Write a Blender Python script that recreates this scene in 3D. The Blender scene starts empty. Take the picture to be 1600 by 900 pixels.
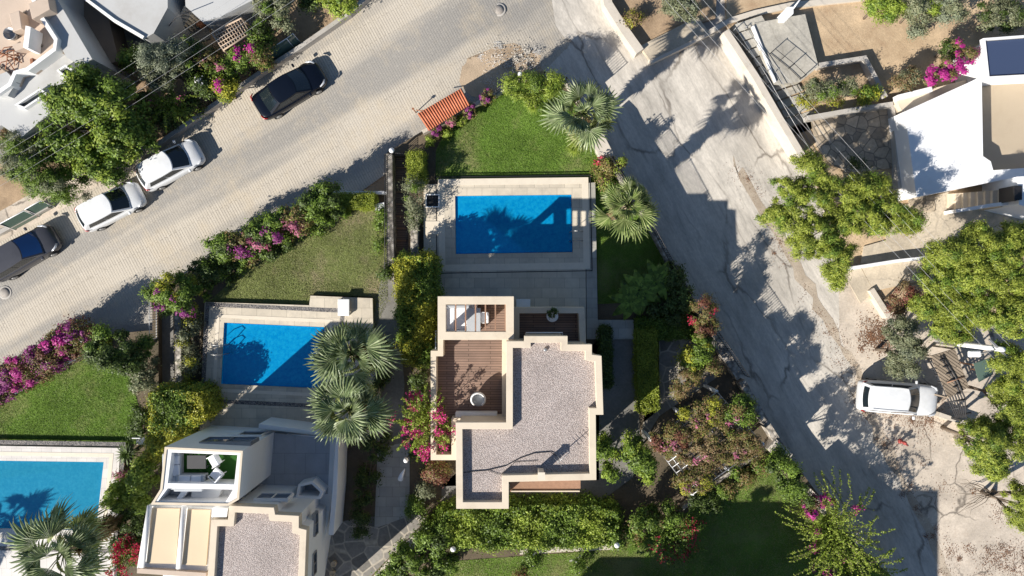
import bpy, bmesh, math, random
import numpy as np
from mathutils import Vector, Matrix
SC = bpy.context.scene
COL = SC.collection
R = math.radians
# ------------------------------------------------------------------ camera, sky, sun, exposure
H = 44.0; F = 1100.0                       # drone height above the east road, focal length in photo pixels
cd = bpy.data.cameras.new("camera"); cam = bpy.data.objects.new("camera", cd); COL.objects.link(cam)
cam.location = (0, 0, H); cam.rotation_euler = (0, 0, 0)
cd.sensor_width = 36.0; cd.lens = 36.0 * F / 1600.0; cd.clip_end = 3000; cd.clip_start = 0.5
SC.camera = cam
SUN_EL = 33.0; SHADOW_AZ = 41.5            # shadows run towards the upper right
sd = Vector((-math.cos(R(SHADOW_AZ))*math.cos(R(SUN_EL)), -math.sin(R(SHADOW_AZ))*math.cos(R(SUN_EL)), math.sin(R(SUN_EL))))
wd = bpy.data.worlds.new("World"); SC.world = wd; wd.use_nodes = True
nt = wd.node_tree; bg = nt.nodes["Background"]
sky = nt.nodes.new("ShaderNodeTexSky"); sky.sky_type = 'NISHITA'; sky.sun_disc = False
sky.sun_elevation = R(SUN_EL); sky.sun_rotation = math.atan2(sd.x, sd.y)
sky.air_density = 1.0; sky.dust_density = 0.3; sky.ozone_density = 3.0
nt.links.new(sky.outputs[0], bg.inputs[0]); bg.inputs[1].default_value = 0.066
sl = bpy.data.lights.new("sun", 'SUN'); sl.energy = 5.0; sl.angle = R(0.53); sl.color = (1.0, 0.945, 0.86)
so = bpy.data.objects.new("sun", sl); COL.objects.link(so); so.rotation_euler = (-sd).to_track_quat('-Z', 'Y').to_euler(); so.location = (0, 0, 60)
SC.view_settings.view_transform = 'Standard'; SC.view_settings.look = 'None'
SC.view_settings.exposure = 0.62; SC.view_settings.gamma = 1.0; SC.view_settings.use_curve_mapping = False

# ------------------------------------------------------------------ placing
def zg(x):                                   # street level: higher on the west, falling to the east road
    t = min(1, max(0, (x + 6) / 12.0)); return 1.0 - t*t*(3 - 2*t)
def W(px, py, z=0.0):
    k = (H - z)/F; return ((px - 800)*k, (450 - py)*k, z)
def WG(px, py, off=0.0):
    z = 0.5
    for _ in range(6):
        x, y, _z = W(px, py, z + off); z = zg(x)
    return (x, y, z + off)
GZ = 1.5                                     # garden level
# ------------------------------------------------------------------ mesh builder
class MB:
    def __init__(s): s.v = []; s.f = []; s.s = []
    def add(s, v, f, smooth=False):
        o = len(s.v); s.v += [tuple(p) for p in v]; s.f += [tuple(i + o for i in q) for q in f]; s.s += [smooth]*len(f); return s
    def box(s, c, size, rz=0.0, tilt=None):
        hx, hy, hz = size[0]/2, size[1]/2, size[2]/2
        m = Matrix.Rotation(rz, 3, 'Z')
        if tilt: m = m @ Matrix.Rotation(tilt[0], 3, 'X') @ Matrix.Rotation(tilt[1], 3, 'Y')
        vs = [Vector(c) + m @ Vector((x*hx, y*hy, z*hz)) for z in (-1, 1) for y in (-1, 1) for x in (-1, 1)]
        return s.add(vs, [(0,2,3,1),(4,5,7,6),(0,1,5,4),(2,6,7,3),(0,4,6,2),(1,3,7,5)])
    def rbox(s, c, size, r, rz=0.0):           # box with chamfered top and corners
        hx, hy = size[0]/2, size[1]/2; z0 = c[2]-size[2]/2; z1 = c[2]+size[2]/2; ca, sa = math.cos(rz), math.sin(rz)
        def ring(d, z):
            pts = []
            for (sx, sy, a0) in ((1,1,0),(-1,1,90),(-1,-1,180),(1,-1,270)):
                for k in range(4):
                    a = R(a0 + 30*k); rr = max(r-d, .001)
                    pts.append((sx*(hx-r) + rr*math.cos(a), sy*(hy-r) + rr*math.sin(a), z))
            return [(c[0]+x*ca-y*sa, c[1]+x*sa+y*ca, z) for x, y, z in pts]
        n = 16; rings = [ring(r*.4, z0), ring(0, z0+r*.4), ring(0, z1-r), ring(r*.3, z1-r*.3), ring(r, z1)]
        v = sum(rings, []); f = []
        for k in range(4):
            for i in range(n): j = (i+1) % n; f.append((k*n+i, k*n+j, (k+1)*n+j, (k+1)*n+i))
        f.append(tuple(range(4*n, 5*n))); f.append(tuple(reversed(range(n))))
        return s.add(v, f)
    def prism(s, poly, z0, z1):                # poly: world xy list
        if area(poly) < 0: poly = poly[::-1]
        n = len(poly); v = [(p[0], p[1], z0) for p in poly] + [(p[0], p[1], z1) for p in poly]
        f = [tuple(range(n, 2*n)), tuple(reversed(range(n)))]
        f += [(i, (i+1) % n, n+(i+1) % n, n+i) for i in range(n)]
        return s.add(v, f)
    def ring(s, poly, t, z0, z1, ti=0.0):      # parapet: a closed wall following poly, thickness t inwards
        if area(poly) < 0: poly = poly[::-1]
        inn = offset(poly, t); n = len(poly)
        v = [(p[0], p[1], z0) for p in poly] + [(p[0], p[1], z1) for p in poly] + [(p[0], p[1], z1) for p in inn] + [(p[0], p[1], z0) for p in inn]
        f = []
        for i in range(n):
            j = (i+1) % n
            for k in range(4): a, b = k*n, ((k+1) % 4)*n; f.append((a+i, a+j, b+j, b+i))
        return s.add(v, f)
    def wall(s, pts, t, h0, h1):               # open wall along a path of (x,y,zbase); top at zbase+h1, bottom at zbase+h0
        n = len(pts); L = []; Rr = []
        for i in range(n):
            a = Vector(pts[max(0, i-1)][:2]); b = Vector(pts[min(n-1, i+1)][:2]); d = (b-a).normalized(); nn = Vector((-d.y, d.x))
            p = Vector(pts[i][:2])
            L.append(p + nn*t/2); Rr.append(p - nn*t/2)
        v = []
        for i in range(n):
            z = pts[i][2]; v += [(L[i].x, L[i].y, z+h0), (L[i].x, L[i].y, z+h1), (Rr[i].x, Rr[i].y, z+h1), (Rr[i].x, Rr[i].y, z+h0)]
        f = []
        for i in range(n-1):
            a, b = i*4, i*4+4
            for k in range(4): f.append((a+k, b+k, b+(k+1) % 4, a+(k+1) % 4))
        f += [(0,1,2,3), (4*n-1, 4*n-2, 4*n-3, 4*n-4)]
        return s.add(v, f)
    def tube(s, pts, r, n=6, smooth=True):     # pts: 3D path, r float or list
        if not hasattr(r, '__len__'): r = [r]*len(pts)
        v = []; f = []; m = len(pts)
        for i, p in enumerate(pts):
            p = Vector(p); d = (Vector(pts[min(m-1, i+1)]) - Vector(pts[max(0, i-1)])).normalized()
            a = d.orthogonal().normalized() if abs(d.z) > .99 else d.cross(Vector((0,0,1))).normalized(); b = d.cross(a)
            for k in range(n): t = 2*math.pi*k/n; v.append(p + (a*math.cos(t) + b*math.sin(t))*r[i])
        for i in range(m-1):
            for k in range(n): j = (k+1) % n; f.append((i*n+k, i*n+j, (i+1)*n+j, (i+1)*n+k))
        f += [tuple(reversed(range(n))), tuple(range((m-1)*n, m*n))]
        return s.add(v, f, smooth)
    def lathe(s, c, prof, n=20):               # prof: (r,z) list, bottom to top
        v = []; f = []; m = len(prof)
        for r, z in prof:
            for k in range(n): t = 2*math.pi*k/n; v.append((c[0]+r*math.cos(t), c[1]+r*math.sin(t), c[2]+z))
        for i in range(m-1):
            for k in range(n): j = (k+1) % n; f.append((i*n+k, i*n+j, (i+1)*n+j, (i+1)*n+k))
        f += [tuple(reversed(range(n))), tuple(range((m-1)*n, m*n))]
        return s.add(v, f, True)
    def build(s, name, mat, parent=None, bevel=0, subsurf=0, world=True):
        me = bpy.data.meshes.new(name); me.from_pydata(s.v, [], s.f); me.update()
        if s.s: me.polygons.foreach_set('use_smooth', s.s)
        return link(name, me, mat, parent, bevel, subsurf, world)
def root_of(o):
    while o.parent: o = o.parent
    return o
def link(name, me, mat, parent=None, bevel=0, subsurf=0, world=True):
    o = bpy.data.objects.new(name, me); me.materials.append(mat); COL.objects.link(o)
    if parent is not None:
        o.parent = parent
        if world:
            L = root_of(parent).location; me.transform(Matrix.Translation(-Vector(L)))
    if bevel:
        b = o.modifiers.new('bevel', 'BEVEL'); b.width = bevel; b.segments = 2; b.limit_method = 'ANGLE'
    if subsurf:
        b = o.modifiers.new('sub', 'SUBSURF'); b.levels = subsurf; b.render_levels = subsurf
    return o
def area(p): return sum(p[i][0]*p[(i+1) % len(p)][1] - p[(i+1) % len(p)][0]*p[i][1] for i in range(len(p)))/2
def offset(poly, t):                           # inward offset of a CCW polygon
    n = len(poly); out = []
    for i in range(n):
        a, b, c = Vector(poly[i-1][:2]), Vector(poly[i][:2]), Vector(poly[(i+1) % n][:2])
        d1 = (b-a).normalized(); d2 = (c-b).normalized(); n1 = Vector((-d1.y, d1.x)); n2 = Vector((-d2.y, d2.x))
        m = n1 + n2
        if m.length < 1e-4: out.append(b + n1*t); continue
        m.normalize(); out.append(b + m*min(t/max(.25, m.dot(n1)), 4*t))
    return [(p.x, p.y) for p in out]
def PW(poly, z): return [W(x, y, z)[:2] for x, y in poly]
def tag(o, label=None, cat=None, group=None, kind=None):
    if label: o['label'] = label
    if cat: o['category'] = cat
    if group: o['group'] = group
    if kind: o['kind'] = kind
    return o
def thing(name, label, cat, loc=(0,0,0), rz=0, group=None):
    o = bpy.data.objects.new(name, None); COL.objects.link(o); o.location = loc; o.rotation_euler = (0, 0, rz); o.empty_display_size = .3
    return tag(o, label, cat, group)
def plabel(o, l): o['label'] = l; return o
def copy_tree(o, parent=None):
    c = o.copy(); COL.objects.link(c); c.parent = parent
    for ch in o.children: copy_tree(ch, c)
    return c
def struct(mb, name, mat, label=None):
    o = mb.build(name, mat); o['kind'] = 'structure'
    if label: o['label'] = label
    return o
def sheet(name, poly, mat, off=0.0, z=None, label=None):       # flat or street-following sheet
    if z is not None:
        bm = bmesh.new(); p = PW(poly, z)
        if area(p) < 0: p = p[::-1]
        bm.faces.new([bm.verts.new((x, y, z)) for x, y in p])
    else:
        bm = bmesh.new(); p = [WG(x, y, off)[:2] for x, y in poly]
        if area(p) < 0: p = p[::-1]
        bm.faces.new([bm.verts.new((x, y, 0)) for x, y in p])
        bmesh.ops.triangulate(bm, faces=bm.faces[:])
        for i in range(25):
            bmesh.ops.bisect_plane(bm, geom=bm.faces[:]+bm.edges[:]+bm.verts[:], plane_co=(-6+.5*i, 0, 0), plane_no=(1, 0, 0))
        for v in bm.verts: v.co.z = zg(v.co.x) + off
    bmesh.ops.triangulate(bm, faces=[f for f in bm.faces if len(f.verts) > 4])
    me = bpy.data.meshes.new(name); bm.to_mesh(me); bm.free()
    o = link(name, me, mat); o['kind'] = 'structure'
    if label: o['label'] = label
    return o
# ------------------------------------------------------------------ materials
def newmat(name):
    m = bpy.data.materials.new(name); m.use_nodes = True; t = m.node_tree
    return m, t, t.nodes['Principled BSDF']
def nd(t, kind, **kw):
    n = t.nodes.new('ShaderNode'+kind)
    for k, v in kw.items():
        if k in n.inputs.keys() if hasattr(n.inputs, 'keys') else False: n.inputs[k].default_value = v
        else: setattr(n, k, v)
    return n
def pos(t, rot=0.0, sc=(1,1,1)):
    g = t.nodes.new('ShaderNodeNewGeometry'); m = t.nodes.new('ShaderNodeMapping'); m.inputs['Rotation'].default_value = (0, 0, rot); m.inputs['Scale'].default_value = sc
    t.links.new(g.outputs['Position'], m.inputs['Vector']); return m.outputs[0]
def noise(t, vec, scale, detail=4, rough=.6):
    n = t.nodes.new('ShaderNodeTexNoise'); n.inputs['Scale'].default_value = scale; n.inputs['Detail'].default_value = detail; n.inputs['Roughness'].default_value = rough
    t.links.new(vec, n.inputs['Vector']); return n.outputs['Fac']
def ramp(t, fac, stops, interp='LINEAR'):
    r = t.nodes.new('ShaderNodeValToRGB'); e = r.color_ramp.elements; r.color_ramp.interpolation = interp
    while len(e) < len(stops): e.new(.5)
    for i, (p, c) in enumerate(stops): e[i].position = p; e[i].color = (*c, 1) if len(c) == 3 else c
    t.links.new(fac, r.inputs[0]); return r.outputs[0]
def mix(t, fac, a, b, mode='MIX'):
    m = t.nodes.new('ShaderNodeMix'); m.data_type = 'RGBA'; m.blend_type = mode
    for s, v in ((0, fac), (6, a), (7, b)):
        if isinstance(v, (int, float)): m.inputs[s].default_value = v
        elif isinstance(v, tuple): m.inputs[s].default_value = (*v, 1)
        else: t.links.new(v, m.inputs[s])
    return m.outputs[2]
def grey(v): return (v, v, v)
def mathn(t, op, a, b=None):
    m = t.nodes.new('ShaderNodeMath'); m.operation = op
    for i, v in enumerate((a, b)):
        if v is None: continue
        if isinstance(v, (int, float)): m.inputs[i].default_value = v
        else: t.links.new(v, m.inputs[i])
    return m.outputs[0]
def bump(t, bs, h, dist=.02, st=.6):
    b = t.nodes.new('ShaderNodeBump'); b.inputs['Distance'].default_value = dist; b.inputs['Strength'].default_value = st
    t.links.new(h, b.inputs['Height']); t.links.new(b.outputs[0], bs.inputs['Normal'])
def S(c, k): return tuple(min(1, x*k) for x in c)
def plain(name, c, rough=.7, var=.15, scale=2.0, metal=0.0, bumpd=0.0, fine=25, dirt=None, spec=.4):
    m, t, b = newmat(name); v = pos(t)
    n1 = noise(t, v, scale, 5); col = ramp(t, n1, [(.3, S(c, 1-var)), (.7, S(c, 1+var))])
    n2 = noise(t, v, fine, 3); col = mix(t, .35, col, ramp(t, n2, [(.3, S(c, 1-var)), (.7, S(c, 1+var))]))
    if dirt:
        n3 = noise(t, v, scale*.5, 8, .7); col = mix(t, ramp(t, n3, [(.52, grey(0)), (.7, grey(dirt[1]))]), col, dirt[0])
    t.links.new(col, b.inputs['Base Color']); b.inputs['Roughness'].default_value = rough; b.inputs['Metallic'].default_value = metal
    b.inputs['Specular IOR Level'].default_value = spec
    if bumpd: bump(t, b, n2, bumpd)
    return m
def tiles(name, c, w, h, mortar=.012, rot=0.0, mc=None, var=.1, rough=.6, off=.5, dirt=None):
    m, t, b = newmat(name); v = pos(t, rot)
    br = t.nodes.new('ShaderNodeTexBrick'); br.offset = off; br.inputs['Scale'].default_value = 1
    br.inputs['Brick Width'].default_value = w; br.inputs['Row Height'].default_value = h; br.inputs['Mortar Size'].default_value = mortar
    br.inputs['Color1'].default_value = (*S(c, 1-var), 1); br.inputs['Color2'].default_value = (*S(c, 1+var), 1); br.inputs['Mortar'].default_value = (*(mc or S(c, .55)), 1)
    t.links.new(v, br.inputs['Vector']); col = br.outputs['Color']
    n = noise(t, v, 1.3, 6); col = mix(t, 1.0, col, ramp(t, n, [(.3, grey(.82)), (.7, grey(1.0))]), 'MULTIPLY')
    if dirt:
        n3 = noise(t, v, .7, 8, .7); col = mix(t, ramp(t, n3, [(.5, grey(0)), (.7, grey(dirt[1]))]), col, dirt[0])
    t.links.new(col, b.inputs['Base Color']); b.inputs['Roughness'].default_value = rough
    return m
def leafmat(name, cols, trans=.3, rough=.5, clump=.9, lo=.72):
    m, t, b = newmat(name); g = t.nodes.new('ShaderNodeNewGeometry')
    k = len(cols); col = ramp(t, g.outputs['Random Per Island'], [(i/max(1, k-1), c) for i, c in enumerate(cols)])
    n = noise(t, pos(t), clump, 3); col = mix(t, 1.0, col, ramp(t, n, [(.35, grey(lo)), (.65, grey(1.08))]), 'MULTIPLY')
    t.links.new(col, b.inputs['Base Color']); b.inputs['Roughness'].default_value = rough; b.inputs['Specular IOR Level'].default_value = .3
    tr = t.nodes.new('ShaderNodeBsdfTranslucent'); mx = t.nodes.new('ShaderNodeMixShader'); mx.inputs[0].default_value = trans
    t.links.new(col, tr.inputs[0]); t.links.new(b.outputs[0], mx.inputs[1]); t.links.new(tr.outputs[0], mx.inputs[2])
    t.links.new(mx.outputs[0], t.nodes['Material Output'].inputs[0]); return m

M = {}
def concrete(name, c, crack=.5, patch=(.3,.28,.25), rot=0.0, st=1.0):
    m, t, b = newmat(name); v = pos(t, rot)
    if st != 1.0:
        m_ = t.nodes.new('ShaderNodeMapping'); m_.inputs['Scale'].default_value = (st, 1, 1); t.links.new(v, m_.inputs[0]); v = m_.outputs[0]
    n1 = noise(t, v, .25, 8, .65); col = ramp(t, n1, [(.32, S(c, .72)), (.5, c), (.66, S(c, 1.16))])
    nb = noise(t, v, 1.1, 9, .8); col = mix(t, 1.0, col, ramp(t, nb, [(.35, grey(.8)), (.62, grey(1.08))]), 'MULTIPLY')
    n2 = noise(t, v, 9, 5, .7); col = mix(t, 1.0, col, ramp(t, n2, [(.3, grey(.84)), (.7, grey(1.1))]), 'MULTIPLY')
    if st != 1.0:
        m3 = t.nodes.new('ShaderNodeMapping'); m3.inputs['Scale'].default_value = (.25, 1, 1); t.links.new(v, m3.inputs[0]); ns = noise(t, m3.outputs[0], 2.4, 9, .72)
        col = mix(t, 1.0, col, ramp(t, ns, [(.33, grey(.76)), (.46, grey(.98)), (.62, grey(1.08))]), 'MULTIPLY')
    n0 = noise(t, v, 1.6, 7, .75); col = mix(t, ramp(t, n0, [(.55, grey(0)), (.72, grey(.4))]), col, patch)
    # warped voronoi edges = cracks
    wv = t.nodes.new('ShaderNodeVectorMath'); wv.operation = 'ADD'
    nn = t.nodes.new('ShaderNodeTexNoise'); nn.inputs['Scale'].default_value = .8; nn.inputs['Detail'].default_value = 6; t.links.new(v, nn.inputs['Vector'])
    ms = t.nodes.new('ShaderNodeVectorMath'); ms.operation = 'SCALE'; ms.inputs['Scale'].default_value = 1.1
    t.links.new(nn.outputs['Color'], ms.inputs[0]); t.links.new(v, wv.inputs[0]); t.links.new(ms.outputs[0], wv.inputs[1])
    vo = t.nodes.new('ShaderNodeTexVoronoi'); vo.feature = 'DISTANCE_TO_EDGE'; vo.inputs['Scale'].default_value = .33; t.links.new(wv.outputs[0], vo.inputs['Vector'])
    nk = noise(t, v, .35, 2)
    ck = ramp(t, vo.outputs['Distance'], [(0.0, grey(1)), (.01, grey(.6)), (.022, grey(0))])
    ck = mix(t, 1.0, ck, ramp(t, nk, [(.42, grey(0)), (.58, grey(crack))]), 'MULTIPLY')
    col = mix(t, ck, col, (.13, .11, .09))
    n4 = noise(t, v, 5, 8, .85); col = mix(t, ramp(t, n4, [(.64, grey(0)), (.7, grey(.55))]), col, (.22, .17, .12))
    t.links.new(col, b.inputs['Base Color']); b.inputs['Roughness'].default_value = .85; bump(t, b, n2, .012); return m
M['road'] = concrete('worn_concrete', (.56, .515, .45), .8, rot=R(62), st=.42)
M['yard'] = concrete('cracked_yard', (.58, .5, .41), .9, (.44, .33, .24))
M['slab'] = concrete('slab_concrete', (.45, .42, .36), .3)
M['slabwarm'] = concrete('warm_concrete', (.55, .47, .36), .3)
def street():
    m, t, b = newmat('block_paving'); rot = -R(30)
    v = pos(t, rot)
    br = t.nodes.new('ShaderNodeTexBrick'); br.offset = .5; br.inputs['Scale'].default_value = 1
    br.inputs['Brick Width'].default_value = 2.3; br.inputs['Row Height'].default_value = .16; br.inputs['Mortar Size'].default_value = .026; br.inputs['Mortar Smooth'].default_value = .4
    c = (.56, .5, .41)
    br.inputs['Color1'].default_value = (*S(c, .95), 1); br.inputs['Color2'].default_value = (*S(c, 1.05), 1); br.inputs['Mortar'].default_value = (.37, .325, .265, 1)
    m2 = t.nodes.new('ShaderNodeMapping'); m2.inputs['Rotation'].default_value = (0, 0, R(92)); t.links.new(v, m2.inputs[0]); t.links.new(m2.outputs[0], br.inputs['Vector'])
    n5 = noise(t, v, .35, 4); col = mix(t, ramp(t, n5, [(.35, grey(.25)), (.6, grey(1))]), c, br.outputs['Color'])
    # long wheel tracks: worn grey, along the street
    ms = t.nodes.new('ShaderNodeMapping'); ms.inputs['Scale'].default_value = (.035, .42, 1); t.links.new(v, ms.inputs[0])
    n1 = noise(t, ms.outputs[0], 1.0, 3, .45); col = mix(t, ramp(t, n1, [(.42, grey(0)), (.56, grey(1))]), col, mix(t, .72, S(c, .93), (.26, .25, .235)))
    n3 = noise(t, v, .5, 8, .72); col = mix(t, ramp(t, n3, [(.5, grey(0)), (.68, grey(.55))]), col, (.56, .47, .34))
    n2 = noise(t, v, 11, 6, .85); col = mix(t, 1.0, col, ramp(t, n2, [(.3, grey(.78)), (.7, grey(1.14))]), 'MULTIPLY')
    n6 = noise(t, v, 2.2, 8, .8); col = mix(t, ramp(t, n6, [(.56, grey(0)), (.68, grey(.5))]), col, (.3, .26, .21)); n7 = noise(t, v, 3.1, 8, .8); col = mix(t, ramp(t, n7, [(.56, grey(0)), (.7, grey(.5))]), col, (.64, .58, .49))
    t.links.new(col, b.inputs['Base Color']); b.inputs['Roughness'].default_value = .8; bump(t, b, br.outputs['Fac'], -.01); return m
M['street'] = street()
def lawn(name, c1, c2, dry, dryamt):
    m, t, b = newmat(name); v = pos(t)
    n = noise(t, v, 45, 6, .85); col = ramp(t, n, [(.3, S(c1, .55)), (.5, c1), (.72, c2)])
    n1 = noise(t, v, .45, 6, .6); col = mix(t, 1.0, col, ramp(t, n1, [(.3, grey(.78)), (.7, grey(1.15))]), 'MULTIPLY')
    n2 = noise(t, v, .32, 7, .7); col = mix(t, ramp(t, n2, [(.5, grey(0)), (.66, grey(dryamt))]), col, mix(t, n, S(dry, .6), S(dry, 1.3)))
    t.links.new(col, b.inputs['Base Color']); b.inputs['Roughness'].default_value = .9; b.inputs['Specular IOR Level'].default_value = .15; bump(t, b, n, .05, 1.0); return m
M['lawn'] = lawn('lush_lawn', (.14, .235, .035), (.24, .36, .08), (.3, .28, .13), .75)
M['lawn2'] = lawn('dry_lawn', (.2, .235, .075), (.33, .35, .14), (.34, .27, .18), .9)
def soil(name, c, c2):
    m, t, b = newmat(name); v = pos(t)
    n = noise(t, v, .5, 9, .7); n2 = noise(t, v, 12, 6, .8)
    col = ramp(t, n, [(.3, c2), (.5, c), (.68, S(c, 1.35))]); col = mix(t, 1.0, col, ramp(t, n2, [(.25, grey(.75)), (.75, grey(1.15))]), 'MULTIPLY')
    t.links.new(col, b.inputs['Base Color']); b.inputs['Roughness'].default_value = .95; bump(t, b, n2, .03, .8); return m
M['soil'] = soil('dry_soil', (.38, .27, .17), (.22, .15, .09))
M['drygrass'] = soil('dry_grass_soil', (.5, .37, .235), (.36, .24, .145))
M['mulch'] = soil('bed_soil', (.13, .1, .065), (.07, .06, .035))
M['deck'] = tiles('travertine_deck', (.62, .545, .43), .9, .6, .01, var=.1, dirt=((.38, .34, .28), .75))
M['deckgrey'] = tiles('grey_stone_deck', (.42, .4, .35), .8, .6, .01, var=.12, dirt=((.25, .24, .21), .6))
M['coping'] = plain('pool_coping', (.7, .62, .5), .5, .07, 3)
M['whitedeck'] = tiles('pale_deck', (.66, .62, .58), .6, .6, .006, var=.04)
def pebble(name, cols, sc=28, bd=.04):
    m, t, b = newmat(name); v = pos(t)
    vo = t.nodes.new('ShaderNodeTexVoronoi'); vo.inputs['Scale'].default_value = sc; t.links.new(v, vo.inputs['Vector'])
    sp = t.nodes.new('ShaderNodeSeparateColor'); t.links.new(vo.outputs['Color'], sp.inputs[0])
    col = ramp(t, sp.outputs[0], [(i/(len(cols)-1), c) for i, c in enumerate(cols)])
    d = ramp(t, vo.outputs['Distance'], [(.25, grey(1)), (.7, grey(.4))]); col = mix(t, 1.0, col, d, 'MULTIPLY')
    n = noise(t, v, .6, 6, .7); col = mix(t, 1.0, col, ramp(t, n, [(.3, grey(.85)), (.7, grey(1.1))]), 'MULTIPLY')
    t.links.new(col, b.inputs['Base Color']); b.inputs['Roughness'].default_value = .85; bump(t, b, d, bd, 1.0); return m
M['gravel'] = pebble('roof_gravel', [(.52, .43, .39), (.64, .54, .49), (.58, .5, .47), (.74, .65, .59)], 22, .022)
M['pebbles'] = pebble('dark_pebbles', [(.12, .12, .13), (.3, .28, .27), (.5, .45, .4), (.2, .2, .22)], 22)
M['cream'] = plain('cream_render', (.66, .565, .435), .75, .08, 1.6, bumpd=.003, dirt=((.45, .37, .28), .6))
M['white'] = plain('white_render', (.82, .815, .8), .7, .04, .7, dirt=((.55, .53, .49), .35))
M['whiteroof'] = plain('white_roof', (.84, .84, .84), .7, .03, .7, dirt=((.62, .6, .57), .5))
M['glassgreen'] = None
M['greyrender'] = plain('grey_roof_render', (.5, .5, .49), .8, .08, .6, dirt=((.33, .31, .28), .5))
M['pinkterrace'] = plain('terracotta_screed', (.55, .44, .35), .85, .12, .7, dirt=((.3, .25, .2), .6))
M['beigefloor'] = plain('beige_screed', (.45, .37, .27), .85, .07, .6, dirt=((.35, .28, .2), .5))
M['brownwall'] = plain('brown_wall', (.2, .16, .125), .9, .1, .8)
M['awning'] = plain('cream_awning', (.66, .53, .36), .8, .04, .5)
M['dark'] = plain('dark_opening', (.02, .02, .022), .5, .1)
M['metal'] = plain('grey_metal', (.35, .35, .35), .4, .1, metal=.6)
M['blackmetal'] = plain('black_metal', (.035, .035, .038), .5, .1)
M['whitemetal'] = plain('white_metal', (.8, .8, .8), .4, .04)
M['rust'] = plain('rusty_metal', (.3, .13, .07), .8, .3, 6)
M['wood'] = tiles('deck_boards', (.27, .175, .13), 2.4, .14, .012, var=.16, rot=0, mc=(.05, .03, .02))
M['oldwood'] = tiles('weathered_planks', (.3, .24, .18), 1.8, .16, .02, var=.25, rot=R(35), mc=(.05, .04, .03))
M['timber'] = plain('timber', (.33, .19, .12), .8, .2, 5)
M['paletimber'] = plain('pale_timber', (.5, .38, .28), .8, .15, 5)
M['bark'] = plain('bark', (.17, .13, .095), .95, .3, 6, bumpd=.03, fine=18)
M['palmbark'] = plain('palm_bark', (.25, .2, .14), .95, .3, 8, bumpd=.04, fine=14)
M['globe'] = plain('white_globe', (.85, .85, .85), .25, .01)
M['stonewall'] = pebble('rubble_wall', [(.4, .36, .3), (.56, .5, .42), (.3, .26, .22), (.62, .57, .5)], 4, .05)
M['wallcap'] = plain('wall_cap', (.58, .52, .44), .85, .1, 2, dirt=((.3, .27, .22), .6))
M['kerb'] = plain('kerb_concrete', (.45, .42, .38), .85, .12, 2, dirt=((.28, .24, .2), .6))
M['cloth'] = plain('white_cushion', (.82, .82, .83), .9, .03)
M['greycloth'] = plain('grey_cushion', (.42, .44, .46), .9, .05)
M['turf'] = lawn('artificial_turf', (.03, .11, .02), (.05, .17, .03), (.05, .1, .03), .1)
M['terrtile'] = tiles('grey_terrace_tile', (.42, .44, .47), 1.2, 1.2, .01, var=.05)
M['redplastic'] = plain('red_paint', (.38, .07, .06), .5, .1)
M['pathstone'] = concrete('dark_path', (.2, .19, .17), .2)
def crazy(name, c, mc, sc=.9):
    m, t, b = newmat(name); v = pos(t)
    vo = t.nodes.new('ShaderNodeTexVoronoi'); vo.feature = 'DISTANCE_TO_EDGE'; vo.inputs['Scale'].default_value = sc; vo.inputs['Randomness'].default_value = .9; t.links.new(v, vo.inputs['Vector'])
    v2 = t.nodes.new('ShaderNodeTexVoronoi'); v2.inputs['Scale'].default_value = sc; v2.inputs['Randomness'].default_value = .9; t.links.new(v, v2.inputs['Vector'])
    sp = t.nodes.new('ShaderNodeSeparateColor'); t.links.new(v2.outputs['Color'], sp.inputs[0])
    col = ramp(t, sp.outputs[0], [(0, S(c, .5)), (.4, c), (.75, S(c, .8)), (1, S(c, 1.25))])
    col = mix(t, ramp(t, vo.outputs['Distance'], [(.02, grey(1)), (.06, grey(0))]), col, mc)
    n = noise(t, v, 4, 6, .7); col = mix(t, 1.0, col, ramp(t, n, [(.3, grey(.7)), (.7, grey(1.15))]), 'MULTIPLY')
    t.links.new(col, b.inputs['Base Color']); b.inputs['Roughness'].default_value = .8; bump(t, b, vo.outputs['Distance'], .03); return m
M['crazy'] = crazy('crazy_paving', (.5, .41, .3), (.2, .17, .13), 1.5)
M['crazygrey'] = crazy('grey_crazy_paving', (.26, .24, .21), (.45, .4, .32), 1.1)
def rooftile():
    m, t, b = newmat('clay_tile'); v = pos(t)
    n = noise(t, v, 3.5, 8, .8); col = ramp(t, n, [(.3, (.4, .11, .05)), (.55, (.6, .2, .1)), (.75, (.68, .3, .18))])
    t.links.new(col, b.inputs['Base Color']); b.inputs['Roughness'].default_value = .8; return m
M['tile'] = rooftile()
def pooltile(name, c, c2):
    m, t, b = newmat(name); v = pos(t)
    br = t.nodes.new('ShaderNodeTexBrick'); br.offset = 0; br.inputs['Scale'].default_value = 1; br.inputs['Brick Width'].default_value = .14; br.inputs['Row Height'].default_value = .14; br.inputs['Mortar Size'].default_value = .012
    br.inputs['Color1'].default_value = (*c, 1); br.inputs['Color2'].default_value = (*c2, 1); br.inputs['Mortar'].default_value = (*S(c2, 1.25), 1)
    t.links.new(v, br.inputs['Vector']); t.links.new(br.outputs[0], b.inputs['Base Color']); b.inputs['Roughness'].default_value = .4; return m
M['pool'] = pooltile('blue_mosaic', (.004, .42, .78), (.008, .56, .88))
M['pool3'] = pooltile('azure_mosaic', (.02, .42, .66), (.03, .5, .74))
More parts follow.
